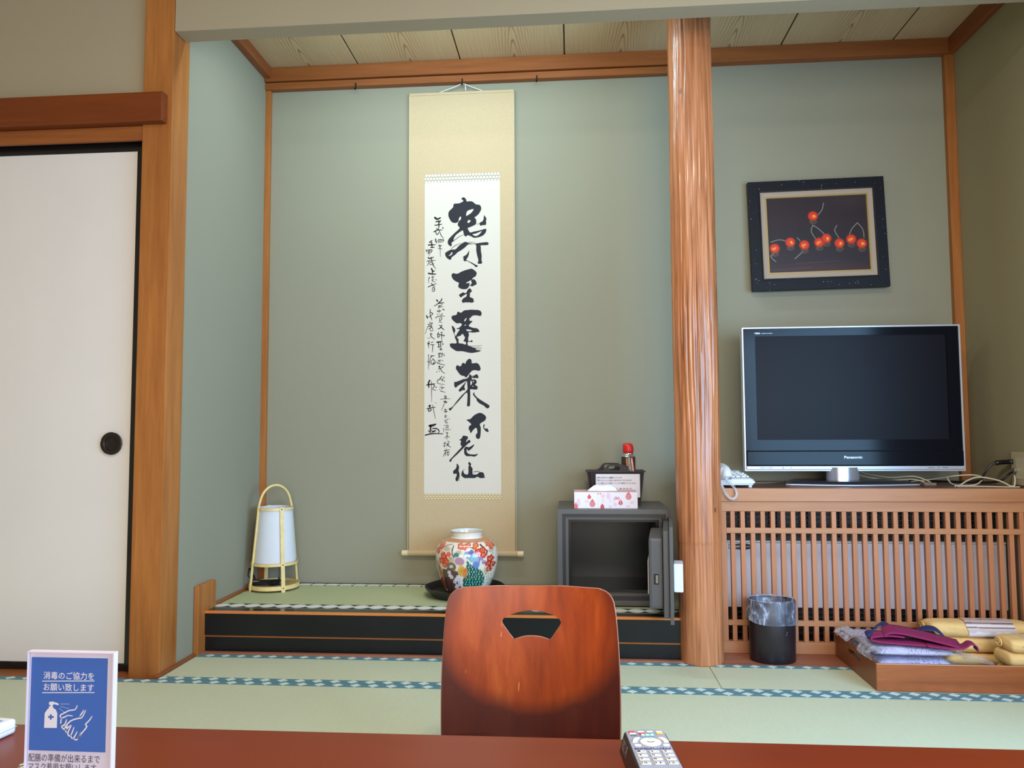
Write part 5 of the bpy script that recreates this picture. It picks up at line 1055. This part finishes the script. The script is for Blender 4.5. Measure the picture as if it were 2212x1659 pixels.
# ---------------------------------------------------------------- legless chair
CX = -.104
def chair():
    ch = thing('legless_chair', 'legless bent plywood floor chair in glossy red-brown with a fan-shaped handle hole', 'chair', (CX, 1.62, 0))
    L = [(-.2045, .40), (-.2050, .300), (-.2040, .240), (-.2000, .12), (-.1965, .07), (-.1965, .0), (-.2, -.10), (-.2, -.30), (-.185, -.36), (-.14, -.385), (0, -.392)]
    left = [(p.x, p.y) for p in crom([(a, b, 0) for a, b in [(-.160, .4085), (-.178, .402), (-.190, .389), (-.1955, .370), (-.2000, .330), (-.2045, .240), (-.2055, .180), (-.2050, .12), (-.2035, .05), (-.2035, -.12), (-.2030, -.30), (-.190, -.36), (-.150, -.385), (-.05, -.392)]], 4)]
    top = [(-.080, .4105), (.080, .4115)]
    right = [(-a, b+.001) for a, b in left[::-1]]
    out = left+right+top[::-1]
    out = [(a*.995, b) for a, b in out]
    H = [(-.068, .331), (-.064, .338), (-.049, .3455), (-.022, .3535), (.002, .3555), (.028, .3535), (.053, .3465), (.068, .338), (.072, .331), (.069, .322), (.048, .292), (.042, .2905), (.024, .2955), (.003, .297), (-.018, .2955), (-.036, .290), (-.042, .292), (-.064, .320)]
    bm = B(); poly(bm, out, [H], lambda a, b: Vector((a, b, 0)))
    for k in range(-13, 14): bmesh.ops.bisect_plane(bm, geom=bm.verts[:]+bm.edges[:]+bm.faces[:], plane_co=(k*.0155, 0, 0), plane_no=(1, 0, 0))
    for k in range(46): bmesh.ops.bisect_plane(bm, geom=bm.verts[:]+bm.edges[:]+bm.faces[:], plane_co=(0, -.385+k*.0175, 0), plane_no=(0, 1, 0))
    R = .055
    def shape(a, s):
        # s above .07: backrest, s below: bend then seat
        cup = .030*(a/.2)**2
        if s >= .085: return Vector((CX+a, 1.800+.10*(s-.24)-cup, s))
        q = .085-s; arc = R*1.45
        if q < arc:
            th = q/R; y = 1.800+.10*(.085-.24)-R*(1-math.cos(th)); z = .085-R*math.sin(th); return Vector((CX+a, y-cup*(1-q/arc), z))
        th = arc/R; y = 1.7845-R*(1-math.cos(th)); z = .085-R*math.sin(th); d = q-arc
        return Vector((CX+a, y-d*.995, max(z-d*.05, .0165)))
    for v in bm.verts: v.co = shape(v.co.x, v.co.y)
    bmesh.ops.recalc_face_normals(bm, faces=bm.faces)
    bmesh.ops.solidify(bm, geom=bm.faces[:], thickness=.0095); bmesh.ops.recalc_face_normals(bm, faces=bm.faces)
    t = NT('red_plywood'); v = t.obj((1, 1, .22)); a = t.noise(v, 15, 5, .6, .6); b = t.noise(t.obj((1, 1, .12)), 70, 3); c = t.noise(t.obj((1, 1, .35)), 24, 2, .5, .3)
    f = t.math('ADD', t.math('MULTIPLY', a, .75), t.math('MULTIPLY', b, .2)); col = t.ramp(f, [(.34, rgb(128, 42, 6)), (.50, rgb(156, 58, 12)), (.66, rgb(182, 82, 28))])
    # orange centre grading to dark maroon towards the rim and the foot of the back
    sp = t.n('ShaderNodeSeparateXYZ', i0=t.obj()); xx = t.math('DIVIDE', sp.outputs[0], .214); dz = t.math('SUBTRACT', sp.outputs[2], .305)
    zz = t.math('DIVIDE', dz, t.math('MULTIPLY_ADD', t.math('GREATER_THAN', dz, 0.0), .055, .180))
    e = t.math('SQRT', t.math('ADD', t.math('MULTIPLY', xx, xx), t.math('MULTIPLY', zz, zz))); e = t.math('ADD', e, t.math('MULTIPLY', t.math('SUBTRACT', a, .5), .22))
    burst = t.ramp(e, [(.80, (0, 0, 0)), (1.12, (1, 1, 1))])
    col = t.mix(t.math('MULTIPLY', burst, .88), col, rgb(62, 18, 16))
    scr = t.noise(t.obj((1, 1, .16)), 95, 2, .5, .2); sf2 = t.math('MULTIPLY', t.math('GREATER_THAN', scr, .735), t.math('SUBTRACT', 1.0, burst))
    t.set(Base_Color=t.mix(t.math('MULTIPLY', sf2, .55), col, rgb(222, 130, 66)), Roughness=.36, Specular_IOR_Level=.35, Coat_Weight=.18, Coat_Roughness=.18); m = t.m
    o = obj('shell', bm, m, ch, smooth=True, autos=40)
    # pale worn ply showing along the rim and the handle hole
    for nm, loop, cl in (('rim', [p for p in out if p[1] > .05], False), ('hole_rim', H, True)):
        P2 = loop if nm == 'hole_rim' else None
        bm = B()
        if nm == 'hole_rim': pts = [shape(a*.995, s)+Vector((0, -.0003, 0)) for a, s in H]; tube(bm, pts, .0011, 6, k=3, closed=True)
        else:
            lo = [p for p in out if p[1] > .06]; r = [p for p in lo if p[0] > 0]; l = [p for p in lo if p[0] <= 0]
            seq = sorted([p for p in l], key=lambda p: p[1]) ; seq = [p for p in left if p[1] > .06][::-1]+[top[0], top[1]]+[p for p in right if p[1] > .06][::-1]
            seq = [(a*.995, s) for a, s in seq]; tube(bm, [shape(a, s)+Vector((0, .0, 0)) for a, s in seq], .0011, 6, k=1)
        obj(nm, bm, plain('worn_rim', rgb(196, 122, 92), .4, coat=.4), ch, smooth=True)
    return ch
chair()

# ---------------------------------------------------------------- low table
t = NT('table_lacquer'); a = t.noise(t.obj((.1, 1, 1)), 14, 4, .6); t.set(Base_Color=t.mix(a, rgb(104, 35, 10), rgb(122, 45, 14)), Roughness=.30, Specular_IOR_Level=.32, Coat_Weight=.0, Coat_Roughness=.2); m_tab = t.m
TZt = .340
tbx = thing('low_table', 'long low red-brown lacquered table in the foreground', 'table', (-.15, .55, 0), (0, 0, math.radians(.3)))
obj('table_top', box(B(), -1.15, .85, .10, 1.108, TZt-.034, TZt, .003, 2), m_tab, tbx)
bm = B(); frame(bm, -1.08, .78, 0, .85, .02, TZt-.10, TZt-.0345)
for v in bm.verts: v.co = Vector((v.co.x, .18+v.co.z, v.co.y))
bmesh.ops.recalc_face_normals(bm, faces=bm.faces); obj('apron', bm, m_tab, tbx)
for x in (-1.085, .715):
    for y in (.165, .975): obj('leg', box(B(), x, x+.07, y, y+.07, .001, TZt-.0345, .004, 2), m_tab, tbx)

# acrylic notice stand
sg = thing('acrylic_sign', 'clear acrylic stand with a blue hand disinfection notice on the table', 'sign', (-.613, .90, TZt), (0, 0, 0))
m_acr = plain('clear_acrylic', rgb(200, 210, 236), .04, spec=.4, alpha=.05)
SGM = lambda px, py: (-.6655+(px-316+(py-268)*.0267)*1.345e-4, .5010-(py-268)*1.2556e-4+(px-316)*.0000028)
obj('sleeve', box(B(), -.6682, -.5590, .8962, .8980, TZt+.0015, .5078, .0005, 1), m_acr, sg)
obj('rear_sheet', box(B(), -.6682, -.5590, .9020, .9038, TZt+.0015, .5085, .0005, 1), m_acr, sg)
obj('foot', box(B(), -.6682, -.5590, .8800, .9400, TZt+.0002, TZt+.0022, .0004, 1), m_acr, sg)
m_acre = plain('acrylic_edge', rgb(236, 226, 244), .2, alpha=.85)
bm = B(); frame(bm, -.6690, -.5582, TZt+.0016, .5086, .0011, .8957, .9042); bmesh.ops.recalc_face_normals(bm, faces=bm.faces); obj('edge', bm, m_acre, sg)
obj('card', box(B(), -.6672, -.5602, .8992, .9002, TZt+.003, .5068), plain('sign_card', rgb(214, 206, 224), .6), sg)
a = SGM(316, 268); b = SGM(1018, 1168)
obj('blue_panel', box(B(), a[0], b[0], .8986, .8991, b[1], a[1]), plain('sign_blue', rgb(12, 86, 178), .8, spec=.1), sg)
m_sw = plain('sign_white', rgb(226, 224, 236), .6); m_sk = plain('sign_black', rgb(50, 36, 50), .6)
def sgt(s, px0, py0, px1, py1, m, bold=.012):
    a = SGM(px0, py1); b = SGM(px1, py0); bm = text_fit(s, b[0]-a[0], b[1]-a[1], bold); upright(bm, a[0], .8984, a[1]); obj('lettering', bm, m, sg)
sgt('消毒のご協力を', 430, 415, 915, 478, m_sw, .009); sgt('お願い致します', 432, 525, 912, 588, m_sw, .009)
sgt('配膳の準備が出来るまで', 290, 1195, 970, 1256, m_sk, .0); sgt('マスク着用お願いします', 290, 1280, 935, 1340, m_sk, .0)
SP = lambda px, py: Vector((SGM(px, py)[0], .8983, SGM(px, py)[1]))-WL[sg.name]
for y in (496, 606):
    bm = B(); poly(bm, [(420, y-3), (918, y-5), (918, y+3), (420, y+5)], [], SP); obj('underline', bm, m_sw, sg, local=True)
bm = B(); poly(bm, [(440, 940), (446, 800), (470, 765), (486, 752), (486, 735), (500, 735), (500, 722), (486, 722), (486, 695), (520, 690), (545, 698), (570, 705), (582, 720), (570, 726), (540, 716), (522, 722), (522, 735), (528, 752), (552, 768), (566, 800), (562, 940)],
     [[(495, 812), (512, 812), (512, 828), (532, 828), (532, 846), (512, 846), (512, 862), (495, 862), (495, 846), (478, 846), (478, 828), (495, 828)]], SP); obj('bottle_symbol', bm, m_sw, sg, local=True)
bm = B()
for Lh in ([(755, 728), (735, 765), (680, 775), (630, 800), (595, 820), (605, 845), (640, 835), (665, 822), (710, 826)], [(605, 845), (600, 895), (620, 920), (640, 900), (655, 860)], [(835, 775), (800, 840), (760, 850), (700, 870), (660, 905), (640, 940), (655, 950), (690, 915)], [(818, 772), (780, 830)], [(605, 900), (612, 935), (640, 960), (655, 985)], [(700, 915), (668, 985), (680, 1015), (700, 1000), (725, 935)], [(695, 1010), (705, 1035), (725, 1030), (755, 975)], [(720, 1040), (740, 1050), (765, 1040), (790, 985)], [(896, 830), (868, 870), (835, 905), (845, 930), (790, 1000), (765, 1045)], [(640, 960), (665, 920)]):
    stroke2d(bm, Lh, 13, SP, taper=False)
obj('hands_symbol', bm, m_sw, sg, local=True)
bm = B()
for (xa, ya), (xb, yb), nn in (((600, 714), (675, 714), 7), ((598, 738), (670, 755), 6), ((588, 758), (630, 790), 5)):
    for q in range(nn):
        x = xa+(xb-xa)*q/(nn-1); y = ya+(yb-ya)*q/(nn-1); bm.faces.new([bm.verts.new(SP(x+3.6*math.cos(w), y+3.6*math.sin(w))) for w in np.arange(6)*PI/3])
obj('spray_dots', bm, m_sw, sg, local=True)

# remote control
RA = math.radians(5.0)
rc = thing('television_remote', 'black and silver remote control with white number keys at the table edge', 'remote control', (.0970, 1.02, TZt), (0, 0, RA))
m_rs = plain('remote_silver', rgb(150, 150, 164), .45, metal=.0); m_key = plain('key_cream', rgb(230, 226, 212), .45); m_rk = plain('remote_black', rgb(22, 22, 26), .3)
def rslab(bm, w0, w1, y0, y1, z0, z1, cr, n=7):
    """slab with rounded far end; y1 is the far end, w0 half width at the bottom and w1 at the top"""
    def outline(w): return [(-w, y0), (w, y0)]+[(w-cr+cr*math.sin(a), y1-cr*.55+cr*.55*math.cos(a)+.004) for a in np.linspace(PI/2, 0, n)]+[(0, y1+.0065)]+[(-w+cr-cr*math.sin(a), y1-cr*.55+cr*.55*math.cos(a)+.004) for a in np.linspace(0, PI/2, n)]
    lo = [bm.verts.new((x, y, z0)) for x, y in outline(w0)]; hi = [bm.verts.new((x, y, z1)) for x, y in outline(w1)]; k = len(lo)
    for i in range(k): bm.faces.new((lo[i], lo[(i+1) % k], hi[(i+1) % k], hi[i]))
    bm.faces.new(lo[::-1]); bm.faces.new(hi); return bm
obj('case', rslab(B(), .0345, .0285, -.14, .054, .0005, .0225, .014), m_rk, rc, local=True)
bm = rslab(B(), .0285, .0262, -.14, .053, .0226, .0250, .012); obj('rim', bm, m_rk, rc, local=True)
bm = rslab(B(), .0262, .0258, -.14, .0515, .0250, .0262, .012); obj('face_plate', bm, m_rs, rc, local=True)
def rkey(x, y, w, h, m, z=.0262, name='button', t=.0013, ell_=False, txt=None, tm=None, tw=.35):
    bm = B()
    if ell_: lathe(bm, [(w/2, z), (w/2, z+t*.7), (w/2*.93, z+t)], 0, 0, 28, sy=h/w, cap1=True); bmesh.ops.translate(bm, verts=bm.verts, vec=(x, y, 0))
    else: box(bm, x-w/2, x+w/2, y-h/2, y+h/2, z, z+t, .0007, 1)
    o = obj(name, bm, m, rc, local=True)
    if txt:
        b2 = text_fit(txt, min(w*.55, h*tw*len(txt)*1.1), h*.62, .02); bmesh.ops.translate(b2, verts=b2.verts, vec=(x-w*.42, y-h*.31, z+t+.0001)); obj('lettering', b2, tm or m_rk, o, local=True)
red, grn, yel, teal, nvy = (plain(n_, c_, .4) for n_, c_ in (('key_red', rgb(196, 48, 44)), ('key_green', rgb(92, 150, 132)), ('key_yellow', rgb(228, 178, 48)), ('key_teal', rgb(84, 162, 168)), ('key_navy', rgb(48, 48, 116))))
for k, (c1, c2) in enumerate(((red, m_key), (m_key, red), (m_key, grn), (m_key, yel))):
    rkey(-.0185+k*.0123, .0475-.0006*abs(k-1.5), .0088, .0042, c1); rkey(-.0180+k*.0122, .0412, .0088, .0042, c2)
rkey(-.0170, .0355, .0090, .0026, plain('key_slate', rgb(96, 98, 124), .4))
rkey(.001, .0345, .0200, .0055, teal); 
for q in (-1, 0, 1): rkey(.001+q*.006, .0348, .0046, .0028, m_key, z=.0275, t=.0004)
rkey(.0012, .0140, .0275, .0250, m_key, ell_=True, name='direction_pad')
bm = text_fit('▲', .0022, .0016, 0); bmesh.ops.translate(bm, verts=bm.verts, vec=(.0001, .0225, .02765)); obj('arrow_mark', bm, m_rk, rc, local=True)
bm = B(); tube(bm, [(-.0035, .0130, .0278), (.0012, .0108, .0278), (.006, .0130, .0278)], .0004, 5); obj('curved_mark', bm, m_rk, rc, local=True)
for s in (-1, 1):
    bm = B(); pth = [(s*(.0150)+.0012, .0265, .0270), (s*.0185+.0012, .021, .0270), (s*.0205+.0012, .0135, .0270)]; ribbon(bm, pth, (.0062, .001, 0), .0016, 2); obj('button', bm, m_key, rc, local=True)
    rkey(s*.0185+.0012, .0035, .0090, .0046, m_key, ell_=True)
for k, s in enumerate(('アナログ', 'デジタル', 'BS', 'CS')):
    rkey(-.0180+k*.0120, -.0062, .0100, .0044, nvy, t=.0006); b2 = text_fit(s, .0078, .0028, .02); bmesh.ops.translate(b2, verts=b2.verts, vec=(-.0218+k*.0120, -.0076, .0270)); obj('lettering', b2, m_key, rc, local=True)
for k in range(12):
    x = -.0165+(k % 3)*.0168; y = -.0165-(k//3)*.0113; rkey(x, y, .0125, .0070, m_key, txt=str(k+1), tw=.55)
    b2 = text_fit(('あ', 'かABC', 'さDEF', 'たGHI', 'なJKL', 'はMNO', 'まPQRS', 'やTUV', 'らWXYZ', '記号', 'わ', '完了')[k], .0045, .0022, 0); bmesh.ops.translate(b2, verts=b2.verts, vec=(x+.001, y-.0012, .02765)); obj('lettering', b2, m_sk, rc, local=True)
for k in range(5):
    bm = text_fit(('入力切換', '番組表', 'データ', '字幕', '二画面')[k], .0062, .0024, .03)
    for v in bm.verts: a_, b_ = v.co.x, v.co.y; q_ = .30+.62*a_/.0062; v.co = Vector((-.0348+q_*.006, .040-k*.0072+b_*1.15, .0009+q_*.022))
    obj('side_lettering', bm, m_key if k != 3 else plain('print_blue', rgb(110, 150, 226), .4), rc, local=True)

# air conditioner remote, and the clip behind the sign
wr = thing('white_remote', 'white remote control with a blue display at the left end of the table', 'remote control', (-.848, 1.00, TZt), (0, 0, math.radians(-8)))
bm = box(B(), -.026, .026, -.075, .075, .0005, .0215, .006, 3); obj('case', bm, m_white, wr, local=True, smooth=True, autos=40)
obj('seam', box(B(), -.0263, .0263, -.0753, .0753, .0095, .0102), plain('seam_grey', rgb(168, 166, 160), .5), wr, local=True)
obj('display', box(B(), -.018, .016, .020, .062, .0214, .0219, .0002, 1), plain('display_blue', rgb(120, 156, 196), .25), wr, local=True)
for k in range(3): obj('button', box(B(), -.014, .014, -.012-.018*k, -.002-.018*k, .0214, .0228, .0008, 1), plain('key_grey', rgb(190, 196, 204), .4), wr, local=True)
ck = thing('metal_clip', 'small shiny metal clip lying just left of the acrylic sign', 'clip', (-.716, .962, TZt), (0, 0, .5))
m_chr = plain('chrome', rgb(214, 210, 206), .14, metal=1.0)
for s in (-1, 1):
    bm = B(); tube(bm, [(-.008, s*.004, .003), (.004, s*.005, .0045), (.016, s*.002, .003)], .0026, 8); obj('jaw', bm, m_chr, ck, local=True, smooth=True)
